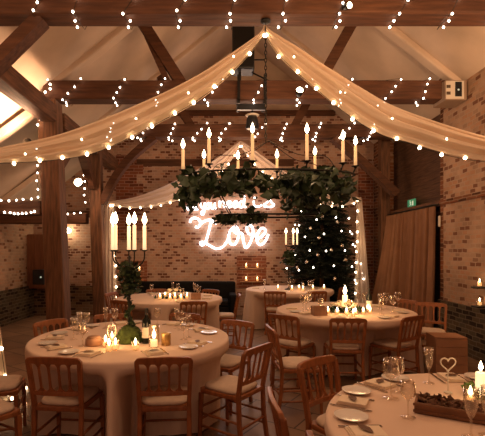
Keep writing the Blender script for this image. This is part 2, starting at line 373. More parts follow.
# ------------------------------------------------------------------ chairs
def by(h): return -.185 - max(0, h - .44) * .20
def make_chair(label):
    t = thing('dining_chair', label, 'chair', group=None); w = M['chair']
    sb = MB().poly_prism([(-.175, -.20, .405), (.175, -.20, .405), (.20, .17, .405), (.17, .205, .405), (-.17, .205, .405), (-.20, .17, .405)], (0, 0, .036))
    sb.build('seat', w, t, bevel=.008)
    # cushion with rounded top
    rows = []
    prof = [(.0, .442), (.96, .442), (1., .455), (.97, .470), (.85, .480), (.5, .487), (0.02, .490)]
    for r, z in prof:
        row = []
        for k in range(28):
            a = 2 * math.pi * k / 28; c, s_ = math.cos(a), math.sin(a)
            e = .45; x = math.copysign(abs(c) ** e, c) * (.180 + .012 * s_); y = math.copysign(abs(s_) ** e, s_) * .187
            row.append((x * max(r, .02), y * max(r, .02) + .004, z))
        rows.append(row)
    MB().grid(rows, True, True).build('cushion', M['cushion'], t)
    for s in (-1, 1):
        MB().bar((s * .192, .192, 0), (s * .182, .182, .406), .026, .026, (0, 1, 0), .036, .036).build('leg', w, t, bevel=.006)
        MB().sweep([(s * .18, -.232, 0), (s * .178, -.20, .22), (s * .178, by(.44) - .005, .44), (s * .184, by(.6), .6), (s * .193, by(.79), .79)], .032, .034, (0, 1, 0)).build('leg', w, t, bevel=.006)
        MB().tube([(s * .186, .184, .235), (s * .18, -.20, .235)], .0105, 8).build('stretcher', w, t)
        MB().tube([(s * .188, .186, .135), (s * .18, -.21, .135)], .0105, 8).build('stretcher', w, t)
    MB().tube([(-.185, .186, .285), (.185, .186, .285)], .0105, 8).build('stretcher', w, t)
    MB().tube([(-.185, .188, .185), (.185, .188, .185)], .0105, 8).build('stretcher', w, t)
    MB().tube([(-.178, -.205, .19), (.178, -.205, .19)], .0105, 8).build('stretcher', w, t)
    # top rail: gentle arch with rounded shoulders, curved back a little
    n = 24; top = []; bot = []
    for k in range(n + 1):
        u = -1 + 2 * k / n; x = u * .208
        zt = .826 - .010 * u * u - .022 * max(0, (abs(u) - .86) / .14) ** 2
        zb = .772 - (.012 if abs(u) > .93 else 0)
        cur = -.018 * (1 - u * u)
        top.append((x, by(.82) + cur, zt)); bot.append((x, by(.77) + cur, zb))
    rows = [[(x, y - .014, z) for x, y, z in bot], [(x, y - .014, z) for x, y, z in top], [(x, y + .014, z) for x, y, z in top], [(x, y + .014, z) for x, y, z in bot], [(x, y - .014, z) for x, y, z in bot]]
    mb = MB().grid(rows, False)
    m1 = n + 1
    mb.f += [(0, m1, 2 * m1, 3 * m1), (n, 3 * m1 + n, 2 * m1 + n, m1 + n)]; mb.sm += [False, False]
    mb.build('top_rail', w, t, bevel=.006)
    zl = .545
    MB().sweep([(-.182, by(zl), zl), (-.09, by(zl) - .012, zl), (0, by(zl) - .015, zl), (.09, by(zl) - .012, zl), (.182, by(zl), zl)], .022, .034, (0, 0, 1)).build('lower_rail', w, t, bevel=.005)
    for i in range(4):
        u = (-.6 + .4 * i); x0, x1 = u * .18, u * .19
        pts = []
        N = 14; L_ = []; R_ = []
        for k in range(N + 1):
            f = k / N; z = .56 + f * (.775 - .56); e = abs(2 * f - 1)
            hw = .008 + .026 * max(0, (e - .72) / .28) ** 1.8
            x = x0 + (x1 - x0) * f; y = by(z) - .014 * (1 - u * u)
            L_.append((x - hw, y, z)); R_.append((x + hw, y, z))
        rows = [[(a[0], a[1] - .006, a[2]) for a in L_], [(a[0], a[1] - .006, a[2]) for a in R_], [(a[0], a[1] + .006, a[2]) for a in R_], [(a[0], a[1] + .006, a[2]) for a in L_], [(a[0], a[1] - .006, a[2]) for a in L_]]
        MB().grid(rows, False).build('spindle', w, t)
    return t

T1, T2, T3, T4, T5 = (-.825, 3.85), (1.68, 5.56), (-.87, 7.05), (1.45, 8.6), (1.40, 1.80)
RT, TH = .90, .77
GC = 'wooden dining chairs around the dressed tables'
CH = [  # back x, back y, facing dx, dy, table, label
    (-1.19, 2.92, .10, 1, 1, 'spindle-back wooden chair at the left front table, left of two seen from behind'),
    (-.40, 2.92, -.08, 1, 1, 'spindle-back wooden chair seen from behind in front of the wine bottle and glowing votives'),
    (-1.84, 2.66, .55, .83, 1, 'nearer of two wooden chairs cut by the left photo edge, cream seat showing'),
    (-2.14, 3.38, .96, .29, 1, 'farther of two wooden chairs cut by the left photo edge, cream seat showing'),
    (-1.85, 4.47, .92, -.6, 1, 'wooden chair behind the left end of the left front table, near the thick post'),
    (-1.30, 4.90, .4, -1.0, 1, 'wooden chair behind the left front table, left of the ivy candelabrum stem'),
    (-.42, 4.95, -.4, -1, 1, 'wooden chair behind the left front table, beyond the wine glasses'),
    (.19, 4.42, -.55, -.85, 1, 'wooden chair at the back right of the left front table, orange-lit top rail'),
    (.31, 3.27, -.79, .61, 1, 'large wooden chair turned sideways at the right end of the left front table'),
    (.50, 4.08, 1, .10, 2, 'wooden chair seen edge on in the aisle between the left front and middle right tables'),
    (.74, 4.83, .62, .78, 2, 'wooden chair at the front left of the middle right table, seat turned right'),
    (1.44, 4.60, .08, 1, 2, 'wooden chair seen squarely from behind in front of the middle right table flowers'),
    (2.24, 4.74, -.5, .8, 2, 'wooden chair at the front right of the middle right table, below the curtain'),
    (2.86, 6.32, -1, -.6, 2, 'wooden chair behind the right end of the middle right table'),
    (-.39, 6.12, -.2, 1, 3, 'wooden chair seen from behind in front of the back left table'),
    (-1.52, 6.22, .5, .85, 3, 'wooden chair at the front left of the back left table, behind the candelabrum'),
    (-1.97, 7.4, 1, -.3, 3, 'pale lit wooden chair at the left end of the back left table'),
    (-.18, 7.98, -.6, -.85, 3, 'wooden chair behind the back left table, right one by the black sofa'),
    (-1.25, 8.08, .3, -1, 3, 'wooden chair behind the back left table, left one by the black sofa'),
    (.33, 7.15, -1, 0, 3, 'wooden chair sideways at the right end of the back left table'),
    (1.02, 7.62, .2, 1, 4, 'wooden chair in front of the back right table, left one of two'),
    (1.80, 7.62, -.2, 1, 4, 'wooden chair in front of the back right table, right one below the tree'),
    (2.52, 8.38, -1, 0, 4, 'wooden chair at the right end of the back right table by the tree'),
    (.28, 2.12, 1, .02, 5, 'wooden chair seen edge on left of the right front table, curled top rail end'),
    (.68, 2.88, .70, -.88, 5, 'wooden chair at the far left of the right front table facing the camera side'),
    (.385, 1.56, 1, .04, 5, 'nearest wooden chair, only its top rail rising at the bottom photo edge'),
    (3.06, 5.95, -.45, -.9, 0, 'wooden chair standing alone against the right-hand brick wall'),
]
proto = None; chairs = []
for (bx, byy, dx, dy, tb, lab) in CH:
    l = math.hypot(dx, dy); dx, dy = dx / l, dy / l; rz = math.atan2(-dx, dy)
    loc = (bx + dx * .265, byy + dy * .265, 0)
    if proto is None:
        proto = make_chair(lab); proto.location = loc; proto.rotation_euler = (0, 0, rz); proto['group'] = GC
    else: dup(proto, loc, rz, lab, GC)
    chairs.append((loc[0], loc[1], dx, dy, tb))

# ------------------------------------------------------------------ tables and cloths
def cloth(c, idx, seed):
    n = 288; rr = random.Random(seed); ph = [rr.uniform(0, 6.28) for _ in range(6)]
    rin = []
    for k in range(n):
        a = 2 * math.pi * k / n; ca, sa = math.cos(a), math.sin(a); best = 9
        for (x, y, dx, dy, tb) in chairs:
            if math.hypot(x - c[0], y - c[1]) > 1.7: continue
            for st in range(30, 100):
                r = st * .01; px, py = c[0] + ca * r - x, c[1] + sa * r - y
                u = px * dx + py * dy; v = px * dy - py * dx
                if -.31 < u < .245 and abs(v) < .24: best = min(best, r - .025); break
        rin.append(best)
    rmin = [min(rin[(k + j) % n] for j in range(-5, 6)) for k in range(n)]
    lim = [min(RT + .012, r) for r in rmin]
    for _ in range(3): lim = [min(lim[k], (lim[k - 1] + lim[k] * 2 + lim[(k + 1) % n]) / 4 + .004) for k in range(n)]
    rows = []
    for r in (.02, .3, .6, .8, .87): rows.append([(c[0] + r * math.cos(2 * math.pi * k / n), c[1] + r * math.sin(2 * math.pi * k / n), TH + .0035) for k in range(n)])
    hs = [TH + .0035, TH - .002, TH - .014, TH - .035, .71, .67, .63, .59, .55, .50, .42, .34, .26, .18, .10, .05, .012]
    for j, h in enumerate(hs):
        row = []
        for k in range(n):
            a = 2 * math.pi * k / n
            g = max(0, (TH - .03 - h) / TH)
            f = sum(math.sin(q_ * a + p) * w for q_, p, w in ((11, ph[0], .5), (17, ph[1], .6), (26, ph[2], .45), (39, ph[3], .25)))
            r = RT + [-.008, .004, .008, .009][min(j, 3)] + g * .05 + f * .026 * min(1, g * 1.6)
            w_ = min(1, max(0, (.70 - h) / .14)); w_ = w_ * w_ * (3 - 2 * w_)
            li = lim[k] if lim[k] < RT + .01 else 9
            if li < r: r = r + (li + f * .006 - r) * w_ if li < 9 else r
            row.append((c[0] + r * math.cos(a), c[1] + r * math.sin(a), h))
        rows.append(row)
    return MB().grid(rows, True, True)
tn = {1: 'left front table', 2: 'middle right table', 3: 'back left table', 4: 'back right table', 5: 'right front table'}
cl = {1: 'cream floor-length cloth on the left front table holding the ivy candelabrum', 2: 'cream floor-length cloth on the middle right table with the bright flower centrepiece',
      3: 'cream floor-length cloth on the back left table before the black sofa', 4: 'cream cloth on the back right table below the dark tree', 5: 'cream cloth on the right front table with planter box and wire heart'}
for i, c in enumerate((T1, T2, T3, T4, T5), 1):
    t_ = thing('round_table', 'round table hidden under its cloth, the ' + tn[i], 'table', (c[0], c[1], 0), group='round banquet tables')
    MB().lathe([(.0, TH - .03), (RT - .02, TH - .03), (RT - .02, TH), (0, TH)], n=48).build('tabletop', M['log'], t_)
    for k in range(4):
        a = math.pi / 4 + k * math.pi / 2
        MB().bar((.26 * math.cos(a), .26 * math.sin(a), 0), (.26 * math.cos(a), .26 * math.sin(a), TH - .031), .04, .04, (0, 1, 0)).build('leg', M['iron'], t_)
    tag(cloth(c, i, 40 + i).build('tablecloth', M['cloth']), cl[i], 'tablecloth', 'cream tablecloths on the round tables')
ZT = TH + .005

# ------------------------------------------------------------------ tableware
def lathe_thing(name, prof, m, label, cat, loc, group=None, n=20):
    return tag(MB().lathe(prof, n=n).build(name, m, loc=loc), label, cat, group)
MESH = {}
def shared(name, key, mbf, m, label, cat, loc, rz=0, group=None):
    if key not in MESH:
        me = mbf().mesh(name); me.materials.append(m); MESH[key] = me
    o = bpy.data.objects.new(name, MESH[key]); COL.objects.link(o); o.location = loc; o.rotation_euler = (0, 0, rz)
    return tag(o, label, cat, group)
def wine_mb(): return MB().lathe([(.034, 0), (.034, .003), (.006, .008), (.0045, .02), (.0045, .085), (.012, .095), (.030, .115), (.036, .140), (.034, .170), (.030, .195), (.0285, .195), (.0325, .168), (.0345, .14), (.028, .117), (.008, .099)], n=20, cap=False)
def flute_mb(): return MB().lathe([(.032, 0), (.032, .003), (.006, .008), (.0042, .02), (.0042, .08), (.010, .09), (.021, .12), (.026, .16), (.0255, .215), (.0242, .215), (.0245, .16), (.019, .12), (.006, .094)], n=20, cap=False)
def tumbler_mb(): return MB().lathe([(.0, .0), (.03, .0), (.033, .006), (.038, .10), (.0365, .10), (.031, .010), (0, .010)], n=20, cap=False)
def plate_mb(): return MB().lathe([(0, .004), (.045, .004), (.05, .002), (.055, .006), (.078, .014), (.080, .016), (.077, .0165), (.054, .010), (.0, .009)], n=32)
def napkin_mb():
    m = MB()
    for k in range(3): m.box((.004 * k, .003 * k, .004 + .006 * k), (.115 - .006 * k, .15 - .006 * k, .0055))
    return m
def leaf_mb():
    pts = [(-.045, 0), (-.03, .016), (0, .022), (.027, .012), (.048, 0), (.028, -.015), (0, -.022), (-.03, -.016)]
    vs = [(x, y, .004 + .06 * abs(y) * 2) for x, y in pts] + [(0, 0, .002)]
    m = MB().add(vs, [(i, (i + 1) % 8, 8) for i in range(8)], True); m.tube([(-.062, 0, .004), (-.04, 0, .003)], .0016, 6); return m
def knife_mb():
    m = MB().poly_prism([(-.006, -.1, .002), (.006, -.1, .002), (.0075, 0, .002), (.010, .02, .002), (.010, .09, .002), (.004, .11, .002), (-.005, .105, .002), (-.006, 0, .002)], (0, 0, .003)); return m
def fork_mb():
    m = MB().poly_prism([(-.006, -.1, .002), (.006, -.1, .002), (.004, .02, .002), (.012, .045, .002), (.012, .058, .002), (-.012, .058, .002), (-.012, .045, .002), (-.004, .02, .002)], (0, 0, .003))
    for k in range(4): m.box((-.0102 + .0068 * k, .078, .0035), (.003, .042, .003))
    return m
def setting(c, ang, place, wine=True, flute=False, leaf=True, plate=True, r=.70, seed=0, cutlery=True, dplate=.15):
    """a place laid in front of a chair: ANG is where the diner sits round the table"""
    a = math.radians(ang); out = Vector((math.cos(a), math.sin(a), 0)); right = Vector((-out.y, out.x, 0))     # diner faces -out, right hand = +right
    rz = math.atan2(-(-out).x, (-out).y); base = Vector((c[0], c[1], ZT))
    P = lambda u, s: base + out * u + right * s
    nk = shared('folded_napkin', 'nap', napkin_mb, M['napkin'], 'folded ivory napkin ' + place, 'napkin', P(r, 0), rz, 'napkins laid on the tables')
    if leaf: shared('dried_leaf', 'leaf', leaf_mb, M['leafbrown'], 'dark leaf on the napkin ' + place, 'leaf', P(r, 0) + Vector((0, 0, .020)), rz + .4, 'leaves on the napkins')
    if plate: shared('side_plate', 'plate', plate_mb, M['china'], 'white side plate ' + place, 'plate', P(r + .01, -dplate - .02), rz, 'side plates on the tables')
    if cutlery:
        shared('dinner_knife', 'knife', knife_mb, M['silver'], 'steel dinner knife ' + place, 'knife', P(r, .085), rz, 'knives on the tables')
        shared('dinner_fork', 'fork', fork_mb, M['silver'], 'steel dinner fork ' + place, 'fork', P(r, -.072), rz, 'forks on the tables')
    if wine: shared('wine_glass', 'wine', wine_mb, M['glass'], 'clear stemmed wine glass ' + place, 'glass', P(r - .19, .09), 0, 'wine glasses on the tables')
    if flute: shared('champagne_flute', 'flute', flute_mb, M['glass'], 'clear champagne flute ' + place, 'glass', P(r - .20, .185), 0, 'champagne flutes on the tables')
LF = 'on left front table, '
setting(T1, -106, LF + 'before the left near chair')
setting(T1, -64, LF + 'before the right near chair', plate=False, wine=False)
setting(T1, -26, LF + 'before the sideways chair', flute=True)
setting(T1, 24, LF + 'before the back right chair', flute=True)
setting(T1, 62, LF + 'on the far right side', leaf=False)
setting(T1, 112, LF + 'on the far left side', leaf=False, flute=True)
setting(T1, 150, LF + 'before the chair by the post', flute=True)
setting(T1, 186, LF + 'at its left end')
setting(T1, -140, LF + 'before the edge-cut chair')
RF = 'on right front table, '
setting(T5, 180, RF + 'lowest place shown', wine=False, r=.76)
setting(T5, 152, RF + 'left edge place', wine=False, r=.79)
setting(T5, 124, RF + 'before the far left chair', wine=False, r=.79)
setting(T5, 86, RF + 'far side by the wire heart', wine=False, r=.78)
MR = 'on middle right table, '
for a_, p_, fl in ((-110, 'before the squarely seen chair', False), (-55, 'before the front right chair', False), (-10, 'at its right end', True), (30, 'at its back right', True), (-150, 'at its front left', False), (170, 'at its left end', True)):
    setting(T2, a_, MR + p_, flute=fl, leaf=False, plate=a_ in (-55, -10, -150), cutlery=False)
for a_, p_ in ((-70, 'before the near chair'), (-20, 'at its front right'), (20, 'at its right end'), (70, 'at its far side'), (125, 'at its far left')):
    setting(T3, a_, 'at the back left table, ' + p_, flute=a_ in (20, 70), leaf=False, plate=False, cutlery=False)
for a_, p_ in ((-110, 'before the left front chair'), (-60, 'before the right front chair'), (0, 'at its right end'), (170, 'at its left end'), (60, 'at its far side')):
    setting(T4, a_, 'at the back right table, ' + p_, flute=a_ in (170, 60), leaf=False, plate=False, cutlery=False)

# flames and candles
def flame_mb(s=1.): return MB().lathe([(.002, 0), (.0085 * s, .008 * s), (.0135 * s, .020 * s), (.0135 * s, .030 * s), (.009 * s, .045 * s), (.004 * s, .058 * s), (.0008, .068 * s)], n=12)
def candle(loc, r, h, label, cat='candle', group=None, fs=1.2, m='wax', name='taper_candle'):
    o = MB().lathe([(0, 0), (r * 1.05, 0), (r, h * .3), (r * .97, h - .006), (r * .8, h), (0, h - .003)], n=14).build(name, M[m], loc=loc)
    tag(o, label, cat, group)
    MB().tube([(0, 0, h - .004), (.001, 0, h + .012)], .0015, 5).build('wick', M['wick'], o)
    MB_f = flame_mb(fs).build('flame', M['flame'], o, loc=(0, 0, h + .008))
    return o
def votive(loc, label, group=None, r=.03, h=.07):
    o = MB().lathe([(r * .8, 0), (r, .01), (r * 1.05, h), (r * .98, h), (r * .92, .014), (0, .012)], n=16).build('votive_holder', M['glasslit'], loc=loc)
    tag(o, label, 'candle holder', group)
    w = MB().lathe([(0, .013), (r * .82, .013), (r * .82, h * .55), (0, h * .55)], n=14).build('wax', M['waxlit'], o)
    flame_mb(.9).build('flame', M['flame'], w, loc=(0, 0, h * .55))
    return o
def plight(loc, e, col=(1, .55, .22), r=.05):  # point light, serves candle clusters and added fill
    l = bpy.data.lights.new('candle_fill_light', 'POINT'); l.energy = e; l.color = col; l.shadow_soft_size = r
    o = bpy.data.objects.new('candle_fill_light', l); COL.objects.link(o); o.location = loc; return o

# leaf scatter
def ivy_leaf(mb, p, s, rr, nrm=None):
    e = Euler((rr.uniform(-1.4, 1.4), rr.uniform(-1.4, 1.4), rr.uniform(0, 6.28))).to_matrix()
    pts = [(0, -.5), (.22, -.38), (.5, -.1), (.28, .08), (.2, .3), (0, .62), (-.2, .3), (-.28, .08), (-.5, -.1), (-.22, -.38)]
    vs = [e @ Vector((x * s, y * s, -.25 * abs(x) * s)) + Vector(p) for x, y in pts] + [e @ Vector((0, 0, .06 * s)) + Vector(p)]
    mb.add(vs, [(i, (i + 1) % 10, 10) for i in range(10)], True)

# ------------------------------------------------------------------ left front table centrepiece
def tp(px, py, tz=ZT):                                    # a point on a table top under a pixel
    Y = F * (CAM - tz) / (py - CY); return Vector(((px - CX) * Y / F, Y, tz))
cb = Vector((-.80, 3.62, ZT))
cand = thing('candelabrum', 'tall black iron candelabrum with five arms on the left front table', 'candelabrum', cb)
MB().lathe([(0, 0), (.09, 0), (.09, .012), (.03, .03), (.012, .06), (0, .06)], n=24).build('base', M['iron'], cand)
MB().tube([(0, 0, .05), (0, 0, .76)], .010, 8).build('stem', M['iron'], cand)
ctop = 1.585 - ZT
for k, dx in enumerate((-.155, -.105, -.02, .055, .13)):
    dy = (.03, -.07, .07, -.05, .02)[k]
    MB().tube(spline([(0, 0, .66), (dx * .5, dy * .5, .655), (dx * .95, dy * .95, .72), (dx, dy, ctop - .014)]), .006, 8).build('arm', M['iron'], cand)
    MB().lathe([(0, -.015), (.012, -.015), (.030, -.002), (.032, 0), (0, .0)], c=(dx, dy, ctop), n=16).build('drip_pan', M['iron'], cand)
    candle(cb + Vector((dx, dy, ctop + .002)), .016, .215, ('lit ivory taper candle on the tall candelabrum, ' + ('leftmost', 'second from left', 'middle one', 'second from right', 'rightmost')[k]), group='tapers on the ivy candelabrum', fs=1.6, m='waxlit')
rr = random.Random(5); mb = MB()
for k in range(330):
    p = Vector((rr.gauss(0, .038), rr.gauss(0, .04), rr.uniform(.44, .70))); ivy_leaf(mb, cb + p, rr.uniform(.035, .055), rr)
for k in range(130):
    z = rr.uniform(.13, .46); ivy_leaf(mb, cb + Vector((.018 * math.cos(z * 40) + rr.gauss(0, .012), .018 * math.sin(z * 40) + rr.gauss(0, .012), z)), rr.uniform(.025, .04), rr)
tag(mb.build('ivy_spray', M['leafdark']), 'dark ivy wound round the stem of the tall candelabrum', 'ivy')
md = MB()
rows = []
for j in range(9):
    a = j / 8 * math.pi / 2; rows.append([((.118 * math.cos(a) + rr.uniform(-.006, .006) + .001) * math.cos(2 * math.pi * k / 26), (.118 * math.cos(a) + rr.uniform(-.006, .006) + .001) * math.sin(2 * math.pi * k / 26), .145 * math.sin(a)) for k in range(26)])
md.grid(rows, True, True)
for k in range(140):
    a, z = rr.uniform(0, 6.28), rr.uniform(0.02, 1.4); ivy_leaf(md, (.12 * math.cos(z) * math.cos(a), .12 * math.cos(z) * math.sin(a), .147 * math.sin(z)), .025, rr)
tag(md.build('moss_dome', M['moss'], loc=cb), 'green moss dome round the candelabrum foot', 'moss')
def bottle(loc, label):
    o = MB().lathe([(0, 0), (.036, 0), (.038, .006), (.038, .18), (.034, .20), (.018, .225), (.0145, .24), (.0145, .295), (.0155, .30), (0, .30)], n=24).build('wine_bottle', M['bottle'], loc=loc); tag(o, label, 'bottle')
    MB().lathe([(.0385, .05), (.0385, .14)], n=24, cap=False).build('bottle_label', M['label'], o)
    MB().lathe([(.0152, .245), (.0152, .296), (.0162, .302), (0, .303)], n=20, cap=False).build('foil', M['foil'], o)
    return o
bottle(tp(146.5, 343), 'dark wine bottle with pale label on the left front table')
v = tp(154, 347)
hv = lathe_thing('hurricane_vase', [(0, 0), (.044, 0), (.045, .004), (.045, .185), (.043, .185), (.043, .006), (0, .006)], M['glass'], 'clear cylinder vase with a lit candle right of the wine bottle', 'vase', v)
candle(v + Vector((0, 0, .007)), .030, .055, 'lit pillar candle inside the clear cylinder vase', name='pillar_candle', m='waxlit', fs=1.2)
plight(v + Vector((0, -.02, .15)), 1.4)
votive(tp(135.5, 350), 'glowing white tealight glass in front of the moss dome')
for (px, py, nm) in ((105.5, 347, 'left one'), (112, 343, 'rear one'), (115.5, 350, 'front one'), (109, 351, 'nearest the plate')):
    votive(tp(px, py), 'bright glass votive left of the moss dome, ' + nm + ' of the four', r=.028, h=.075)
plight(tp(110, 347) + Vector((0, -.02, .13)), 1.6)
lg = MB().lathe([(0, 0), (.068, 0), (.072, .008), (.070, .052), (.06, .062), (0, .062)], n=28).build('wood_round', M['log'], loc=tp(94, 345)); tag(lg, 'low pale wooden round box left of the votives', 'box')
MB().lathe([(.06, .0625), (.05, .075), (.0, .078)], n=24).build('lid', M['log'], lg)
tin = MB().lathe([(0, 0), (.040, 0), (.041, .095), (.036, .102), (.0, .102)], n=24).build('candle_tin', M['gold'], loc=tp(166, 345)); tag(tin, 'small brass tin right of the wine bottle', 'tin')
MB().lathe([(.0425, .082), (.0425, .104), (0, .106)], n=24, cap=False).build('lid', M['gold'], tin)

# ------------------------------------------------------------------ right front table centrepiece
d1 = Vector((.87, -.49, 0)); d2 = Vector((.49, .87, 0)); pb = Vector((1.20, 1.985, ZT))
pl = thing('planter_box', 'long low wooden planter of dried roses on the right front table', 'planter', pb, math.atan2(d1.y, d1.x))
Lx, Wy, Hz = .46, .15, .052
for s in (-1, 1):
    MB().box((0, s * (Wy / 2 - .006), Hz / 2), (Lx, .012, Hz)).box((0, s * (Wy / 2 + .002), Hz - .008), (Lx + .01, .006, .012)).box((0, s * (Wy / 2 + .002), .012), (Lx + .01, .006, .012)).build('side_panel', M['crate'], pl)
    MB().box((s * (Lx / 2 - .006), 0, Hz / 2), (.0119, Wy - .026, Hz - .001)).build('end_panel', M['crate'], pl)
MB().box((0, 0, .006), (Lx - .026, Wy - .026, .010)).build('base', M['crate'], pl)
rr = random.Random(9)
mtx = Matrix.Translation(pb) @ Matrix.Rotation(math.atan2(d1.y, d1.x), 4, 'Z')
def rose(loc, r, m, label, group):
    b_ = MB()
    b_.lathe([(0, -r * .2), (r * .6, 0), (r * .7, r * .5), (r * .35, r * .95), (0, r)], n=12)
    for L_ in range(3):
        for k in range(5):
            a = k * 1.2566 + L_ * .6; R_ = r * (.55 + .22 * L_); z0 = r * (.1 - .02 * L_); z1 = r * (1.0 - .14 * L_); ww = .72
            rows = []
            for j in range(5):
                f = j / 4; rad = R_ * (.6 + .5 * math.sin(f * 1.9)); rows.append([(rad * math.cos(a + (q - 2) * ww / 2.6 * (1 - .35 * f * f)), rad * math.sin(a + (q - 2) * ww / 2.6 * (1 - .35 * f * f)), z0 + (z1 - z0) * f) for q in range(5)])
            b_.grid(rows)
    return tag(b_.build('rose', m, loc=loc), label, 'flower', group)
pos = [(-.19, .02), (-.15, -.03), (-.10, .025), (-.055, -.03), (-.01, .02), (.04, -.03), (.085, .025), (.13, -.025), (.175, .02)]
for k, (x, y) in enumerate(pos):
    rose(mtx @ Vector((x, y, .030 + rr.uniform(0, .006))), .033 + rr.uniform(-.004, .003), M['dried'], 'dried brown rose in the long wooden planter, ' + ('first', 'second', 'third', 'fourth', 'fifth', 'sixth', 'seventh', 'eighth', 'ninth')[k] + ' from its left end', 'dried roses in the planter')
mb = MB()
for k in range(120): ivy_leaf(mb, mtx @ Vector((rr.uniform(-.205, .205), rr.uniform(-.05, .05), rr.uniform(.045, .075))), rr.uniform(.02, .034), rr)
tag(mb.build('dried_leaves', M['leafbrown']), 'dry brown leaves tucked among the roses in the planter', 'leaves')['kind'] = 'stuff'
pc = Vector((1.425, 2.24, ZT))
candle(pc, .027, .14, 'thick lit pillar candle behind the planter at the right photo edge', name='pillar_candle', m='waxlit', fs=.8)
plight(pc + Vector((-.05, -.08, .27)), .9)
mb = MB()
for k in range(60):
    a = rr.uniform(0, 6.28); ivy_leaf(mb, pc + Vector((math.cos(a) * rr.uniform(.042, .085), math.sin(a) * rr.uniform(.042, .085), rr.uniform(.02, .065))), .035, rr)
tag(mb.build('leaf_wreath', M['green']), 'small green leaf wreath round the thick pillar candle', 'wreath')
votive(tp(470.5, 402), 'small lit tealight glass left of the thick pillar candle', r=.024, h=.05)
hp = tp(448, 393)
hs = thing('table_heart', 'white wire heart on a thin stem on the right front table', 'table marker', hp)
MB().lathe([(0, 0), (.022, 0), (.022, .006), (.005, .012), (0, .012)], n=16).build('base', M['white'], hs)
MB().tube([(0, 0, .01), (0, 0, .117)], .0022, 6).build('stem', M['white'], hs)
hp_ = [(.00265 * 16 * math.sin(t_) ** 3, 0, .165 + .00265 * (13 * math.cos(t_) - 5 * math.cos(2 * t_) - 2 * math.cos(3 * t_) - math.cos(4 * t_))) for t_ in [2 * math.pi * k / 40 for k in range(40)]]
MB().tube(hp_, .0042, 8, True).build('heart', M['white'], hs)
shared('wine_glass', 'wine', wine_mb, M['glass'], 'large clear wine glass beside the wire heart, right front table', 'glass', tp(391, 398), 0, 'wine glasses on the tables').scale = (1.25, 1.25, 1.1)
shared('wine_glass', 'wine', wine_mb, M['glass'], 'clear wine glass left of the planter end on the right front table', 'glass', tp(408, 417), 0, 'wine glasses on the tables').scale = (1.0, 1.0, .9)
shared('wine_glass', 'wine', wine_mb, M['glass'], 'smaller wine glass close behind the large one, right front table', 'glass', tp(398, 392), 0, 'wine glasses on the tables')
shared('champagne_flute', 'flute', flute_mb, M['glass'], 'champagne flute left of the wire heart on the right front table', 'glass', tp(429, 383), 0, 'champagne flutes on the tables')
shared('champagne_flute', 'flute', flute_mb, M['glass'], 'champagne flute standing in front of the planter', 'glass', tp(471, 437.5), 0, 'champagne flutes on the tables').scale = (1.15, 1.15, 1)
shared('champagne_flute', 'flute', flute_mb, M['glass'], 'champagne flute cut by the right photo edge before the planter', 'glass', tp(488, 436), 0, 'champagne flutes on the tables').scale = (1.15, 1.15, 1)

# ------------------------------------------------------------------ middle right table centrepiece
f0 = tp(345, 312)
mb = MB(); rr = random.Random(3)
for k in range(220):
    a = rr.uniform(0, 6.28); r = rr.uniform(.10, .27); ivy_leaf(mb, f0 + Vector((math.cos(a) * r, math.sin(a) * r * .6, .012 + rr.uniform(.012, .05))), rr.uniform(.04, .06), rr)
tag(mb.build('leaf_garland', M['leafdark']), 'dark leaf garland ringing the flowers on the middle right table', 'garland')
for k in range(11):
    a = k * 2.4; r = .065 + .010 * k
    rose(f0 + Vector((math.cos(a) * r, math.sin(a) * r * .7, .075 + max(0, .09 - r * .8))), .04, M['flower'], 'pale cream rose in the middle right table centrepiece', 'cream roses on the middle right table')
bw = lathe_thing('flower_bowl', [(0, 0), (.06, 0), (.09, .04), (.10, .075), (.096, .075), (.085, .04), (0, .012)], M['china'], 'pale bowl under the roses on the middle right table', 'bowl', f0)
for k, (dx, dy) in enumerate(((-.26, -.14), (-.16, -.20), (-.05, -.23), (.06, -.235), (.17, -.20), (.28, -.13), (-.31, .02), (.31, .03), (.0, -.33))):
    votive(f0 + Vector((dx, dy, 0)), 'lit votive round the middle right table roses, ' + ('leftmost of the front row', 'second of the front row', 'third of the front row', 'fourth of the front row', 'fifth of the front row', 'rightmost of the front row', 'beside the left end', 'beside the right end', 'frontmost of all')[k], 'votives round the roses', r=.027, h=.06)
candle(f0 + Vector((0, 0, .012)), .035, .21, 'thick lit pillar candle rising among the roses on the middle right table', name='pillar_candle', m='waxlit', fs=1.8)
plight(f0 + Vector((0, -.25, .20)), 5.5); plight(f0 + Vector((0, -.06, .38)), 4)
b0 = tp(319, 315)
bx = thing('wooden_box', 'small open wooden box left of the roses on the middle right table', 'box', b0, .1)
for s in (-1, 1):
    MB().box((0, s * .06, .055), (.17, .012, .11)).build('side_panel', M['log'], bx); MB().box((s * .079, 0, .055), (.0119, .108, .109)).build('end_panel', M['log'], bx)
MB().box((0, 0, .005), (.146, .108, .01)).build('base', M['log'], bx)
bottle(tp(369, 311), 'dark wine bottle right of the roses on the middle right table')
for k, (px, py) in enumerate(((303, 312), (309, 309), (386, 309), (393, 313), (398, 308))):
    shared('wine_glass', 'wine', wine_mb, M['glass'], 'clear wine glass on the middle right table, ' + ('far left one', 'beside the far left one', 'right of the bottle', 'near right one', 'rearmost right one')[k], 'glass', tp(px, py), 0, 'wine glasses on the tables').scale = (1.2, 1.2, 1.15)

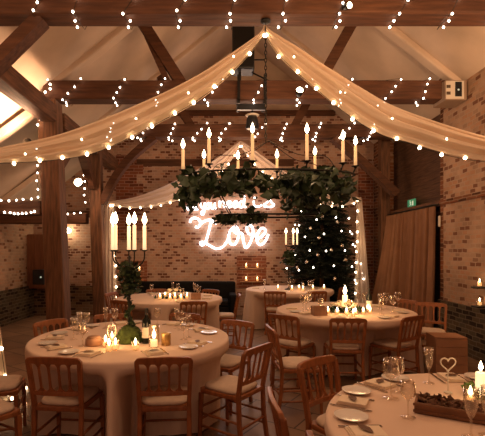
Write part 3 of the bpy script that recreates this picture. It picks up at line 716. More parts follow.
# ------------------------------------------------------------------ back tables
c3 = tp(168, 299)
for k, (px, py) in enumerate(((160, 299.5), (165, 298.5), (170, 300), (175, 299), (181, 300.5), (187, 299))):
    votive(tp(px, py), 'lit votive on the back left table, ' + ('first', 'second', 'third', 'fourth', 'fifth', 'sixth')[k] + ' from the left', 'votives on the back left table', r=.032, h=.085)
plight(c3 + Vector((.05, -.15, .2)), 2.2)
for k in range(6):
    rose(c3 + Vector((-.05 + .035 * k, .08 + .03 * (k % 2), .02 + .05 * (k % 3))), .045, M['flower'], 'pale rose in the posy on the back left table', 'roses on the back left table')
mb = MB()
for k in range(90): ivy_leaf(mb, c3 + Vector((rr.uniform(-.22, .3), rr.uniform(.0, .16), rr.uniform(.015, .05))), .05, rr)
tag(mb.build('leaf_runner', M['leafdark']), 'low dark leaves along the middle of the back left table', 'leaves')
b3 = tp(196, 299); bx3 = thing('wooden_box', 'small wooden box right of the candles on the back left table', 'box', b3)
for s in (-1, 1):
    MB().box((0, s * .06, .05), (.16, .012, .10)).build('side_panel', M['log'], bx3); MB().box((s * .074, 0, .05), (.0119, .108, .099)).build('end_panel', M['log'], bx3)
MB().box((0, 0, .005), (.136, .108, .01)).build('base', M['log'], bx3)
for k, (px, py) in enumerate(((278, 290), (292, 290.5), (299, 290), (303, 291), (313, 290), (324, 289.5))):
    votive(tp(px, py), 'lit votive on the back right table, ' + ('first', 'second', 'third', 'fourth', 'fifth', 'sixth')[k] + ' from the left', 'votives on the back right table', r=.032, h=.085)
plight(tp(300, 291) + Vector((0, -.1, .25)), 2.)
cb2 = Vector((1.42, 8.45, ZT)); ct2 = 1.70 - ZT
c2 = thing('candelabrum', 'black iron candelabrum with three lit tapers before the tree', 'candelabrum', cb2)
MB().lathe([(0, 0), (.09, 0), (.09, .012), (.03, .03), (.012, .06), (0, .06)], n=20).build('base', M['iron'], c2)
MB().tube([(0, 0, .05), (0, 0, ct2 - .12)], .011, 8).build('stem', M['iron'], c2)
for k, dx in enumerate((-.06, .09, .17)):
    MB().tube(spline([(0, 0, ct2 - .13), (dx * .6, 0, ct2 - .12), (dx, 0, ct2 - .05), (dx, 0, ct2 - .01)]), .007, 8).build('arm', M['iron'], c2)
    MB().lathe([(0, -.015), (.012, -.015), (.030, -.002), (.032, 0), (0, 0)], c=(dx, 0, ct2), n=14).build('drip_pan', M['iron'], c2)
    candle(cb2 + Vector((dx, 0, ct2 + .002)), .016, .22, 'lit ivory taper before the tree, ' + ('left', 'middle', 'right')[k] + ' of three', group='tapers before the tree', fs=1.7, m='waxlit')
mb = MB()
for k in range(260): ivy_leaf(mb, cb2 + Vector((rr.gauss(0.01, .055), rr.gauss(0, .055), rr.uniform(ct2 - .42, ct2 - .13))), .07, rr)
tag(mb.build('ivy_spray', M['leafdark']), 'dark ivy bunch below the three tapers before the tree', 'ivy')

# ------------------------------------------------------------------ chandelier
hk = Vector((.46, 4.13, BB))
A_, B_, HC, C0 = .86, .33, 2.385, Vector((.49, 4.13, 0))
chn = thing('chandelier', 'oval black iron candle chandelier hung on a chain from the front beam', 'chandelier', (C0.x, C0.y, HC))
rel = lambda p: Vector(p) - Vector((C0.x, C0.y, HC))
MB().lathe([(0, 0), (.05, 0), (.05, -.02), (.02, -.035), (0, -.035)], c=rel(hk), n=18).build('ceiling_hook', M['iron'], chn)
cm = MB(); z = BB - .04; k = 0
while z > HC + .30:
    pts = []
    for j in range(14):
        a = 2 * math.pi * j / 14; u, w_ = .011 * math.cos(a), .024 * math.sin(a)
        pts.append(rel((hk.x + (u if k % 2 else 0), hk.y + (0 if k % 2 else u), z - .022 + w_)))
    cm.tube(pts, .0042, 6, True); z -= .038; k += 1
cm.build('chain', M['iron'], chn)
ring = lambda s, h, n=64: [(A_ * s * math.cos(2 * math.pi * j / n), B_ * s * math.sin(2 * math.pi * j / n), h) for j in range(n)]
MB().tube(ring(1, -.05), .010, 8, True).build('ring', M['iron'], chn)
MB().tube(ring(.62, -.455), .010, 8, True).build('lower_ring', M['iron'], chn)
for j in range(4):
    a = math.pi / 4 + j * math.pi / 2; x, y = A_ * math.cos(a), B_ * math.sin(a)
    MB().tube(spline([(x, y, -.03), (x * .85, y * .85, .10), (x * .45, y * .45, .14), (0, 0, .30)]), .0035, 6).build('arm', M['iron'], chn)
    MB().tube([(x, y, -.03), (x * .62, y * .62, -.455)], .006, 6).build('tie_rod', M['iron'], chn)
CN = [(183, 170, 3.98, .20), (209, 164, 3.84, .235), (204, 175, 4.42, .17), (238, 172, 4.44, .13), (252.5, 161, 3.80, .25), (277, 171, 4.45, .13), (307, 161, 3.83, .25), (315, 171, 4.38, .16), (343, 163, 3.98, .215), (355.5, 166, 4.13, .20)]
for k, (px, py, Y, h) in enumerate(CN):
    p = at(px, py, Y); l = rel(p)
    MB().lathe([(0, -.022), (.012, -.022), (.018, -.008), (.038, -.003), (.042, .0), (0, .0)], c=l, n=16).build('drip_pan', M['iron'], chn)
    MB().tube([(l.x, l.y, l.z - .02), (l.x * .97, l.y * .97, -.03)], .008, 6).build('candle_arm', M['iron'], chn)
    candle(p + Vector((0, 0, .001)), .0155, h, 'lit ivory candle on the chandelier, ' + ('first', 'second', 'third', 'fourth', 'fifth', 'sixth', 'seventh', 'eighth', 'ninth', 'tenth')[k] + ' from the left', group='candles on the chandelier', fs=1.45)
plight((C0.x, C0.y, 2.85), 9, r=.25)
rr = random.Random(21); mb = MB()
def clump(px, py, sx, sy, n, Y=None, s0=.065, s1=.115):
    for _ in range(n):
        y_ = (Y if Y is not None else rr.choice((3.85, 3.95, 4.3, 4.4))) + rr.gauss(0, .06)
        lx, ly = px + rr.gauss(0, sx), py + rr.gauss(0, sy)
        if Y is None and (198 < lx < 279 and ly > 196 or ly < 162 or 253 < lx < 261 and ly > 184 or 199 < lx < 203 and ly > 190 or 277 < lx < 281 and ly > 188 or 327 < lx < 331 and ly > 186): continue
        ivy_leaf(mb, at(lx, ly, y_), rr.uniform(s0, s1), rr)
for (px, py, sx, sy, n) in ((188, 198, 4, 4, 60), (209, 176, 4, 5, 60), (246, 172, 3, 4, 60), (286, 176, 5, 3, 60), (341, 193, 6, 6, 80), (306, 198, 7, 5, 80), (186, 188, 4, 6, 130), (194, 185, 6, 7, 150), (206, 184, 6, 7, 150), (214, 190, 6, 6, 100), (226, 184, 6, 6, 140), (240, 178, 5, 5, 120), (248, 188, 6, 5, 120),
                            (262, 182, 6, 6, 150), (274, 192, 5, 6, 120), (284, 186, 6, 6, 140), (296, 186, 6, 6, 140), (308, 188, 6, 6, 140), (322, 186, 6, 7, 150), (336, 186, 5, 6, 140), (347, 184, 4, 6, 110),
                            (195, 197, 3, 3, 40), (188, 172, 4, 3, 30), (226, 171, 5, 3, 40), (300, 172, 6, 3, 50), (330, 171, 6, 3, 50), (290, 202, 6, 6, 80), (316, 202, 7, 7, 90)):
    clump(px, py + 1.5, sx, sy * 1.05, int(n * .36))
for (px, py, sx, sy, n) in ((222, 218, 4, 2.5, 60), (233, 220, 5, 2.5, 70), (245, 219, 5, 2.5, 70), (257, 217, 4, 2.5, 60), (250, 209, 3, 4, 30)):
    clump(px, py, sx, sy, n, 4.0, .035, .06)
tag(mb.build('hanging_ivy_garland', M['leafdark']), 'dark ivy garland wound round the hanging chandelier', 'garland')

# ------------------------------------------------------------------ drapes with lights
def drape(name, label, Y, top, bot, m, nf=5, seed=0, group=None, amp=.05):
    T = spline([at(a, b, Y) for a, b in top], 14); Bt = spline([at(a, b, Y) for a, b in bot], 14)
    n = 26; rows = []; rr = random.Random(seed); ph = rr.uniform(0, 6.28)
    for i in range(len(T)):
        row = []; wd = (T[i] - Bt[i]).length
        for k in range(n + 1):
            f = k / n; p = T[i].lerp(Bt[i], f)
            am = amp * min(1, wd / .25)
            y = am * (math.sin(f * nf * 6.28 + ph + .5 * math.sin(i * .05)) * .7 + .4 * math.sin(f * nf * 2.1 * 6.28 + i * .03)) - .10 * math.sin(f * math.pi) * min(1, wd / .25)
            row.append(p + Vector((0, y, 0)))
        rows.append(row)
    o = MB().grid(rows).build(name, m); tag(o, label, 'drape', group); return Bt
def light_string(label, wire, bulbs, r, m='bulb', wr=.003, group=None, wm_='wire'):
    t_ = thing('fairy_light_string', label, 'string lights', wire[0], group=group); o0 = Vector(wire[0])
    MB().tube([p - o0 for p in wire], wr, 5).build('wire', M[wm_], t_)
    key = ('b', r, m)
    if key not in MESH:
        me = MB().lathe([(.0005, -r * 1.1), (r * .6, -r * .85), (r, -r * .2), (r * .9, r * .4), (r * .45, r), (.0005, r * 1.25)], n=10, cap=False).mesh('bulb'); me.materials.append(M[m]); MESH[key] = me
    for p in bulbs[:100]:
        b_ = bpy.data.objects.new('bulb', MESH[key]); COL.objects.link(b_); b_.parent = t_; b_.location = Vector(p) - o0
    return t_
GD = 'ivory fabric swags under the front beam'
YD = 4.03
bl = drape('fabric_swag', 'ivory sheer swag from the beam hook down to the left', YD, [(264, 25), (258, 34), (228, 55), (200, 73), (160, 93), (100, 118), (53, 135), (0, 147), (-16, 150)],
           [(265.5, 26), (262, 38), (238, 66), (204, 96), (160, 122), (100, 151), (53, 160), (0, 163), (-16, 164)], M['drape'], 3, 1)
br_ = drape('fabric_swag', 'ivory sheer swag from the beam hook down to the right wall', YD, [(266, 25), (272, 31), (300, 49), (330, 69), (360, 86), (390, 104), (427, 119), (485, 137), (540, 147), (590, 151)],
            [(264.5, 26), (267, 38), (282, 59), (313, 87), (346, 114), (380, 135), (409, 144), (450, 156), (500, 163), (590, 166)], M['drape'], 3, 2)
dn = Vector((0, -.03, -.01))
def jit(pts, s, rr_=random.Random(77)): return [p + Vector((rr_.uniform(-s, s), rr_.uniform(-s, 0), rr_.uniform(-s, s))) for p in pts]
def edge_string(label, edge, step, r, off=.1, group=None):
    w_ = [p + dn for p in edge]; light_string(label, w_, jit(sample(w_, step, off), .012), r, group=group)
edge_string('warm fairy lights along the lower edge of the left front swag', bl, .235, .017)
edge_string('warm fairy lights along the lower edge of the right front swag', br_, .235, .017)
# sparse bulbs shining inside each swag are strings of their own
mid = [at(a, b, YD - .16) for a, b in ((258, 36), (222, 66), (190, 92), (150, 112), (104, 132), (53, 148), (4, 158))]; mid = spline(mid, 6)
light_string('thin fairy light string laid over the left front swag', mid, sample(mid, .55, .3), .009, wr=.001, wm_='drape')
mid = spline([at(a, b, YD - .16) for a, b in ((270, 36), (305, 66), (340, 92), (378, 112), (425, 132), (484, 150))], 6)
light_string('thin fairy light string laid over the right front swag', mid, sample(mid, .55, .3), .009, wr=.001, wm_='drape')
# tail of the left swag at the front post
rows = []
for i in range(22):
    f = i / 21; z = 2.52 - f * 2.50; row = []
    xl_, xr_ = -2.40 - .05 * f, -2.36 + .40 * f ** .8
    for k in range(19):
        g = k / 18; row.append((xl_ + (xr_ - xl_) * g, YD - .19 + .04 * math.sin(g * 19 + f) * (.3 + f * .7), z))
    rows.append(row)
tag(MB().grid(rows).build('fabric_tail', M['drape']), 'ivory fabric tail hanging at the left photo edge', 'drape')
tw = [Vector((-2.36 + .40 * (i / 20) ** .8 + .012, YD - .22, 2.5 - i / 20 * 2.46)) for i in range(21)] + [Vector((-1.93, 3.98, .015)), Vector((-2.0, 4.2, .015)), Vector((-2.15, 4.35, .015)), Vector((-2.3, 4.3, .015)), Vector((-2.3, 4.6, .015)), Vector((-2.1, 4.75, .015))]
light_string('warm fairy lights running down the left fabric tail to the floor', tw, sample(tw, .26, .3), .017)
GB = 'white voile swags at the back wall'
YK = 8.86
bb1 = drape('voile_swag', 'white voile swag at the back from the centre beam to the left post', YK, [(240, 141), (232, 147), (215, 159), (193, 171), (165, 185), (137, 196), (112, 201), (106, 202)],
            [(241, 142), (238, 150), (222, 172), (193, 194), (165, 204), (137, 208), (112, 206), (106, 205)], M['drapeb'], 3, 3, amp=.05)
bb2 = drape('voile_swag', 'white voile swag at the back from the centre beam to the right corner', YK, [(241, 141), (248, 145), (262, 155), (285, 171), (310, 185), (335, 194), (357, 197), (361, 197)],
            [(240, 142), (243, 150), (258, 168), (285, 188), (310, 200), (335, 206), (357, 203), (361, 200)], M['drapeb'], 3, 4, amp=.05)
edge_string('fairy lights along the lower edge of the left back voile swag', bb1, .22, .020)
edge_string('fairy lights along the lower edge of the right back voile swag', bb2, .24, .018)
def fall(x0, x1, x2, x3, y0, lab, labs, left):
    rows = []; p0, p1 = at(x0, y0, YK), at(x1, y0, YK); q0, q1 = at(x2, 322, YK), at(x3, 322, YK)
    for i in range(20):
        f = i / 19; a, b = p0.lerp(q0, f), p1.lerp(q1, f); rows.append([a.lerp(b, k / 16) + Vector((0, .05 * math.sin(k / 16 * 22) * (.5 + .5 * f), 0)) for k in range(17)])
        for r_ in rows[-1]: r_.z = max(r_.z, .01)
    tag(MB().grid(rows).build('voile_fall', M['drapeb']), lab, 'drape')
    e = [(r_[0] if left else r_[-1]) + Vector((0, -.06, 0)) for r_ in rows]
    light_string(labs, e, jit(sample(e, .22, .05), .015), .021)
fall(105, 114, 102, 118, 203, 'white voile hanging straight down beside the left arcade post', 'fairy lights down the left hanging voile', False)
fall(357, 362, 354, 372, 199, 'white voile hanging straight down right of the tree', 'fairy lights down the right hanging voile', True)

# fairy lights wound round the beams
def wound(label, a, b, h, x0, x1, pitch, step, r, sl0=.18, seed=1):
    g = .016; rr = random.Random(seed); pts = []; bul = []
    y0, y1, z0, z1 = a - g, b + g, BB - g, BB + h + g
    x = x0
    while x < x1:                                          # front face slanting, then under, up the back and over
        slant = sl0 * rr.uniform(.3, 1.5); pp = pitch * rr.uniform(.8, 1.2)
        c = [(x + slant, y0, z1), (x, y0, z0), (x + .02, y1, z0), (x + pp * .5, y1, z1), (x + pp + sl0, y0, z1)]
        for i in range(4):
            for k in range(6):
                pts.append(Vector(c[i]).lerp(Vector(c[i + 1]), k / 6))
        L_ = (Vector(c[1]) - Vector(c[0])).length; n = max(3, int(L_ / step))
        for k in range(n + 1):
            f = (k + rr.uniform(-.25, .25)) / n
            f = min(1, max(0, f)); bul.append(Vector(c[0]).lerp(Vector(c[1]), f) + Vector((rr.uniform(-.012, .012), -.012, -.01)))
        for k in range(2): bul.append(Vector(c[1]).lerp(Vector(c[2]), .35 + .4 * k) + Vector((rr.uniform(-.05, .05), 0, -.015)))
        x += pp
    return light_string(label, pts, bul[:100], r, 'bulbcool')
wound('white fairy lights wound round the front tie beam', *beams[0], -2.4, 3.3, .50, .13, .0115, .22, 1)
wound('white fairy lights wound round the middle tie beam', *beams[1], -2.4, 3.4, .66, .16, .0125, .20, 2)
wound('white fairy lights wound round the rear tie beam', *beams[2], -2.3, 3.5, .62, .14, .0155, .22, 3)
# strings on the aisle tie and the posts
def line(label, p, q, n, r, sag=.03, m='bulbcool'):
    p, q = Vector(p), Vector(q); pts = [p.lerp(q, k / 20) + Vector((0, 0, -sag * math.sin(math.pi * k / 20))) for k in range(21)]
    return light_string(label, pts, jit(sample(pts, (q - p).length / n, .03), .01), r, m)
line('fairy lights along the top of the aisle tie beam by the left edge', (-3.6, 6.24, 2.365), (-2.78, 6.24, 2.37), 7, .014)
line('fairy lights along the face of the aisle tie beam by the left edge', (-3.3, 6.25, 2.17), (-2.78, 6.25, 2.18), 8, .015)
line('fairy lights on the far aisle tie beam between the two posts', (-3.5, 8.37, 2.35), (-2.75, 8.37, 2.36), 6, .015)
line('vertical fairy lights down the left side of the thick post', (-2.79, 6.23, 3.15), (-2.76, 6.23, 2.3), 7, .013)
line('vertical fairy lights down the left side of the slimmer post', (-2.77, 8.32, 3.7), (-2.74, 8.32, 2.45), 9, .016)
ce = [Vector((-2.62, 6.22, 4.18)), Vector((-2.55, 6.22, 4.05)), Vector((-2.7, 6.22, 3.95)), Vector((-2.68, 6.22, 3.7)), Vector((-2.78, 6.22, 3.45))]
light_string('fairy lights clustered where the thick post meets the middle beam', ce, sample(ce, .09, .0), .016, 'bulbcool')

# ------------------------------------------------------------------ back wall: sign, niches, sofa, tree
YS = YB - .06
sg = thing('neon_sign', 'white glowing script sign reading all you need is Love on the brick wall', 'neon sign', at(232, 233, YS))
so = at(232, 233, YS)
def zp(x, y): return at(185 + x / 4.85, 185 + y / 4.85, YS) - so
love = {'L': [[(24, 182), (30, 166), (50, 160), (70, 170), (74, 190), (62, 206), (50, 202)], [(74, 190), (95, 176), (122, 170), (152, 188)],
              [(136, 158), (124, 190), (114, 230), (102, 270), (88, 290), (76, 288), (76, 278), (92, 278), (120, 294), (150, 308), (180, 302), (202, 276), (214, 250)]],
        'o': [[(244, 200), (222, 218), (212, 250), (220, 282), (240, 288), (256, 262), (260, 226), (246, 200), (236, 212), (244, 232), (270, 232)]],
        'v': [[(270, 232), (278, 240), (284, 274), (294, 304), (312, 288), (328, 246), (328, 208), (312, 194), (300, 206), (306, 232), (332, 246), (350, 240)]],
        'e': [[(344, 262), (372, 250), (390, 226), (382, 210), (364, 216), (350, 244), (350, 276), (366, 290), (388, 274), (404, 240)]]}
wm = MB()
for ltr, sts in love.items():
    mb = MB()
    for st in sts: mb.tube(spline([zp(*p) for p in st], 6), .024, 8)
    mb.build('letter_' + ltr.lower(), M['neon'], sg)
SF = {'a': [[(.8, .9), (.4, 1), (.1, .6), (.2, .1), (.6, .1), (.85, .7), (.85, 1), (.85, .2), (1.1, .05)]],
      'l': [[(0, .2), (.4, 1.1), (.45, 1.9), (.25, 1.9), (.2, .9), (.3, .1), (.7, .1)]],
      'y': [[(0, 1), (.1, .4), (.4, .2), (.8, .5), (.9, 1), (.85, .2), (.7, -.7), (.3, -.9), (.2, -.5), (1.1, .2)]],
      'o': [[(.5, 1), (.1, .6), (.2, .1), (.6, .05), (.9, .5), (.6, 1), (.5, .8), (1.1, .8)]],
      'u': [[(0, 1), (.1, .3), (.35, .05), (.75, .4), (.85, 1), (.85, .25), (1.1, .05)]],
      'n': [[(0, 1), (.1, .9), (.12, .05), (.2, .7), (.55, 1), (.75, .7), (.78, .2), (1.1, .05)]],
      'e': [[(.1, .5), (.6, .6), (.75, .9), (.45, 1), (.12, .6), (.25, .1), (.6, .05), (1, .3)]],
      'd': [[(.8, .9), (.4, 1), (.1, .6), (.2, .1), (.6, .1), (.85, .8), (.9, 1.9), (.85, .3), (1.15, .05)]],
      'i': [[(.1, 1), (.15, .2), (.4, .05), (.6, .3)], [(.12, 1.45), (.16, 1.5), (.2, 1.45)]],
      's': [[(.1, .3), (.5, 1.05), (.6, .7), (.75, .3), (.5, .0), (.1, .15)]]}
for word, x0, x1, yb in (('all', 187, 198, 210), ('you', 200.5, 216, 209), ('need', 219, 246, 207.5), ('is', 252, 274, 207)):
    tw_ = sum(max(p[0] for s_ in SF[c_] for p in s_) for c_ in word); k_ = (x1 - x0) / tw_; x = x0; mb = MB()
    for c_ in word:
        for s_ in SF[c_]: mb.tube(spline([at(x + p[0] * k_, yb - p[1] * 6.2, YS) - so for p in s_], 5), .017, 6)
        x += k_ * max(p[0] for s_ in SF[c_] for p in s_)
    mb.build('lettering', M['neon'], sg)
nl = bpy.data.lights.new('neon_glow', 'AREA'); nl.energy = 12; nl.color = (1, .8, .78); nl.shape = 'RECTANGLE'; nl.size = 1.9; nl.size_y = .8
no = bpy.data.objects.new('neon_glow', nl); COL.objects.link(no); no.location = (.3, YB - .22, 2.1); no.rotation_euler = (-math.pi / 2, 0, 0)
# two red brick panels with four tealights each
def niche(px, py, nm, w, h):
    p = at(px, py, YB)
    struct(MB().box((p.x, YB - .012, p.z), (w, .03, h)).build('trim_9', M['redX']))
    for r_ in (0, 1):
        z = p.z + (.16 if r_ == 0 else -.16)
        sh = MB().box((0, 0, 0), (w * .8, .12, .02)).build('wall_shelf', M['log'], loc=(p.x, YB - .088, z - .07)); tag(sh, ('upper' if r_ == 0 else 'lower') + ' small ledge of the ' + nm + ' red brick panel', 'shelf')
        for s in (-1, 1):
            votive((p.x + s * .135, YB - .09, z - .058), 'lit tealight ' + ('upper' if r_ == 0 else 'lower') + (' left' if s < 0 else ' right') + ' on the ' + nm + ' red brick panel', 'tealights on the back wall', r=.036, h=.10)
    plight((p.x, YB - .25, p.z), .8)
niche(251.5, 272, 'centre', .72, .78)
niche(134.5, 275, 'left', .62, .7)
# sofa
sf = thing('black_sofa', 'low black sofa against the back brick wall', 'sofa', (-.78, 9.45, 0))
MB().box((0, .30, .50), (2.3, .16, .70)).build('backrest', M['leather'], sf, bevel=.05, seg=3)
MB().box((0, -.06, .20), (1.96, .55, .24)).build('base', M['leather'], sf, bevel=.02)
for k in range(3): MB().box((-.65 + .65 * k, -.06, .395), (.64, .54, .14)).build('seat_cushion', M['leather'], sf, bevel=.04, seg=3)
for s in (-1, 1): MB().box((s * 1.07, -.02, .33), (.17, .66, .54)).build('arm', M['leather'], sf, bevel=.05, seg=3)
for sx in (-1, 1):
    for sy in (-.25, .25): MB().lathe([(0, 0), (.02, 0), (.03, .079), (0, .079)], c=(sx * 1.05, sy, 0), n=12).build('leg', M['iron'], sf)
# tree
TX, TY = 2.31, 9.30
tr = thing('christmas_tree', 'tall dark fir tree with white lights right of the neon sign', 'tree', (TX, TY, 0))
MB().tube([(0, 0, 0), (0, 0, 1.5), (0, 0, 3.2)], [.06, .045, .012], 10).build('trunk', M['beamZ'], tr)
MB().lathe([(0, 0), (.10, 0), (.11, .2), (.09, .2), (.08, .05), (0, .05)], n=20).build('pot', M['iron'], tr)
rr = random.Random(31); mb = MB()
def trad(z): return .90 * (1 - max(0, z - .9) / 2.85) ** .62 if z > .9 else .90 * (.75 + .25 * z / .9)
for k in range(1500):
    z = .35 + 3.1 * rr.random() ** 1.15; a = rr.uniform(0, 6.28); L_ = trad(z) * rr.uniform(.72, 1.06); d = Vector((math.cos(a), math.sin(a), 0))
    p0 = Vector((0, 0, z + .10)); p1 = d * L_ + Vector((0, 0, z - .16 * L_ + .03))
    if TY + p1.y > YB - .1: p1.y = YB - .1 - TY
    side = d.cross(Vector((0, 0, 1)))
    for j in range(16):
        f = .3 + .7 * j / 15; c = p0.lerp(p1, f) + Vector((0, 0, -.05 * math.sin(f * 3)))
        for s in (-1, 1):
            t_ = (side * s * rr.uniform(.6, 1) + d * .7 + Vector((0, 0, rr.uniform(-.5, .5)))).normalized() * rr.uniform(.06, .12) * (1.25 - f * .4)
            wv = t_.cross(Vector((rr.uniform(-1, 1), rr.uniform(-1, 1), 1))).normalized() * .019
            g = c + t_ + Vector((TX, TY, 0))
            if g.z < .95 and min(math.hypot(g.x - T4[0], g.y - T4[1]), math.hypot(c.x + TX - T4[0], c.y + TY - T4[1])) < 1.04: continue
            if g.z < 1.0 and g.x < 2.75 and g.y < 8.75: continue
            if g.x > 2.86 and g.y < 9.1 or g.y > YB - .06: continue
            mb.add([c - wv, c + wv, c + t_], [(0, 1, 2)])
mb.build('foliage', M['pine'], tr)
pts = []
for k in range(200):
    f = k / 199; z = .95 + 2.35 * f; a = -math.pi / 2 + f * 46; r = trad(z) * 1.0; pts.append(Vector((TX + r * math.cos(a), min(TY + r * math.sin(a), YB - .08), z + .02 * math.sin(k))))
tb = [p for p in sample(pts, .40, .1) if p.y < TY + .1 and not (p.z < 1 and math.hypot(p.x - T4[0], p.y - T4[1]) < 1)]
light_string('white fairy lights spiralling round the dark fir tree', pts, jit(tb, .05), .016, 'bulbcool', group=None)
bp = [(318, 238), (337, 222), (316, 255), (343, 260), (306, 262), (331, 278), (298, 268), (322, 216), (311, 228), (340, 246), (302, 284), (329, 250)]
for k, (px, py) in enumerate(bp):
    z = CAM + (CY - py) * 8.6 / F; r = trad(z); X0 = (px - CX) * 8.7 / F - TX; X0 = max(-r * .9, min(r * .9, X0)); y = -math.sqrt(max(.02, r * r - X0 * X0))
    p = Vector((TX + X0, TY + y - .03, z)); o = MB().lathe([(.001, -.035), (.02, -.029), (.033, -.012), (.035, 0), (.033, .012), (.02, .029), (.001, .035)], n=14, cap=False).build('bauble', M['bauble'], loc=p)
    tag(o, 'pale round bauble hanging on the front of the dark fir tree', 'bauble', 'baubles on the fir tree')
    MB().lathe([(.008, .033), (.008, .044), (0, .046)], n=8).build('cap', M['gold'], o)

# ------------------------------------------------------------------ right side: curtains, signs, candles, crate
def curtain(y0, y1, fl0, fl1, lab, seed):
    rows = []; rr = random.Random(seed); ph = rr.uniform(0, 6)
    for i in range(24):
        f = i / 23; z = 2.335 - f * 2.32; row = []
        for k in range(91):
            g = k / 90; y = y0 + (y1 - y0) * g; flare = (fl0 + (fl1 - fl0) * g) * f ** 1.3
            row.append((XR - .07 - flare + .035 * (math.sin(g * 42 + ph) + .5 * math.sin(g * 67 + f)) * (.6 + .6 * f), y + .02 * math.sin(g * 30 + 2), z))
        rows.append(row)
    o = MB().grid(rows).build('door_curtain', M['curtain']); tag(o, lab, 'curtain', 'brown door curtains'); return o
curtain(8.18, 8.98, .06, .42, 'brown full-length curtain, left panel in the right-hand opening', 1)
curtain(7.0, 8.14, .05, .12, 'brown full-length curtain, right panel beside the brick wall', 2)
rl = MB().tube([(XR - .07, 6.9, 2.36), (XR - .07, 9.0, 2.36)], .014, 8).build('curtain_rail', M['iron']); tag(rl, 'dark rail carrying the brown curtains', 'rail')
ex = thing('exit_sign', 'small green exit sign with running figure above the curtain', 'exit sign', at(406, 200, 8.1))
ex.location = (XR + .06, 8.15, 2.52)
MB().box((0, 0, 0), (.03, .30, .15)).build('panel', M['signgreen'], ex, bevel=.004)
fg = MB(); X = -.0165
fg.add([(X, .03 + .018 * math.cos(a), .045 + .018 * math.sin(a)) for a in [k * .628 for k in range(10)]], [tuple(range(10))])
for (a, b) in (((.025, .028), (.01, -.015)), ((.01, -.015), (.04, -.03)), ((.04, -.03), (.035, -.055)), ((.01, -.015), (-.015, -.045)), ((.02, .015), (-.01, .005)), ((.025, .02), (.055, .005))):
    fg.bar((X, a[0], a[1]), (X, b[0], b[1]), .004, .013, (0, 1, 0) if abs(b[0] - a[0]) < abs(b[1] - a[1]) else (0, 0, 1))
fg.box((X, -.075, -.005), (.004, .05, .09)); fg.build('running_figure', M['signwhite'], ex)
wl = at(443, 95, 6.35)
eb = thing('wall_box', 'grey metal box with pale pictured side high on the right brick wall', 'wall box', (XR - .19, 6.36, 4.0))
MB().box((0, 0, 0), (.33, .36, .30)).build('housing', M['greybox'], eb, bevel=.01)
MB().box((-.02, -.183, 0), (.27, .006, .27)).build('front_plate', M['white'], eb)
MB().box((.03, -.188, .01), (.10, .006, .22)).build('dark_window', M['black'], eb)
MB().lathe([(0, 0), (.016, 0), (0.0, .012)], n=12).build('status_light', M['signwhite'], eb, loc=(.03, -.192, 0)).rotation_euler = (math.pi / 2, 0, 0)
for z in (-.05, .05): MB().box((-.12, -.188, z), (.06, .006, .045)).build('printed_mark', M['conduit'], eb)
MB().tube([(.14, 0, .165), (.14, 0, .40)], .016, 8).build('hanger_rod', M['conduit'], eb)
MB().tube(spline([(-.1, .1, .165), (-.1, .1, .26), (-.02, .1, .30)]), .014, 8).build('conduit', M['conduit'], eb)
cw = MB().lathe([(0, 0), (.016, .004), (.02, .03), (.02, .17), (.012, .19), (0, .19)], n=12).build('wall_conduit', M['white'], loc=(XR - .03, 6.95, 1.98)); tag(cw, 'short pale tube fixed on the brick edge beside the curtain', 'tube')
for k, z in enumerate((1.07, .80)):
    p = Vector((XR - .09, 5.78, z)); s_ = MB().box((0, 0, 0), (.16, .14, .02)).build('wall_ledge', M['iron'], loc=(p.x, p.y, z - .012)); tag(s_, ('upper' if k == 0 else 'lower') + ' little iron ledge on the right brick wall', 'shelf')
    votive(p, 'lit tealight on the ' + ('upper' if k == 0 else 'lower') + ' ledge of the right brick wall', r=.035, h=.10)
plight((XR - .25, 5.7, 1.1), .8)
cr_ = thing('wooden_crate', 'brown boarded crate standing on end before the lone wall chair', 'crate', (2.80, 5.08, 0), -.1)
for k in range(5): MB().box((0, -.15, .054 + .103 * k), (.36, .014, .098)).build('slat', M['brownboard'], cr_)
for s in (-1, 1): MB().box((s * .173, 0, .26), (.0139, .285, .519)).build('side_panel', M['brownboard'], cr_)
MB().box((0, 0, .527), (.36, .31, .014)).build('lid', M['brownboard'], cr_)
MB().box((0, .147, .26), (.33, .0139, .519)).build('back_panel', M['brownboard'], cr_)

# ------------------------------------------------------------------ left side and overhead fittings
cup = thing('wall_cupboard', 'reddish wooden cupboard on the back wall left of the thick post', 'cupboard', at(36, 262, 9.75))
cup.location.z = 1.32
MB().box((0, .05, 0), (.56, .25, 1.28)).build('cabinet', M['cupboard'], cup, bevel=.008)
MB().box((-.13, -.085, .17), (.26, .018, .90)).build('door', M['cupboard'], cup, bevel=.006)
MB().box((.14, -.085, .17), (.26, .018, .90)).build('door', M['cupboard'], cup, bevel=.006)
ps = thing('wall_mounted_speaker', 'small black speaker with a white light below the wooden cupboard', 'speaker', at(40, 277, 9.3))
MB().box((0, 0, 0), (.26, .2, .34)).build('housing', M['black'], ps, bevel=.015)
MB().lathe([(0, 0), (.022, 0), (0, .02)], n=12).build('indicator', M['signwhite'], ps, loc=(.06, -.102, 0)).rotation_euler = (math.pi / 2, 0, 0)
MB().box((0, .21, 0), (.06, .22, .06)).build('bracket', M['iron'], ps)
def spot(loc, rot, label, r=.06, e=None, m='lamp'):
    t_ = thing('spot_lamp', label, 'lamp', loc); t_.rotation_euler = rot
    MB().lathe([(0, -.14), (r * .6, -.14), (r * .9, -.10), (r, 0), (r * .94, 0), (r * .85, -.06)], n=18, cap=False).build('housing', M['iron'], t_)
    MB().lathe([(0, .004), (r * .6, .0), (r * .9, -.012)], n=18, cap=False).build('lens', M[m], t_); return t_
spot(at(78, 182, 7.9), (math.radians(80), 0, 0), 'bright round lamp glowing left of the slimmer post', .085)
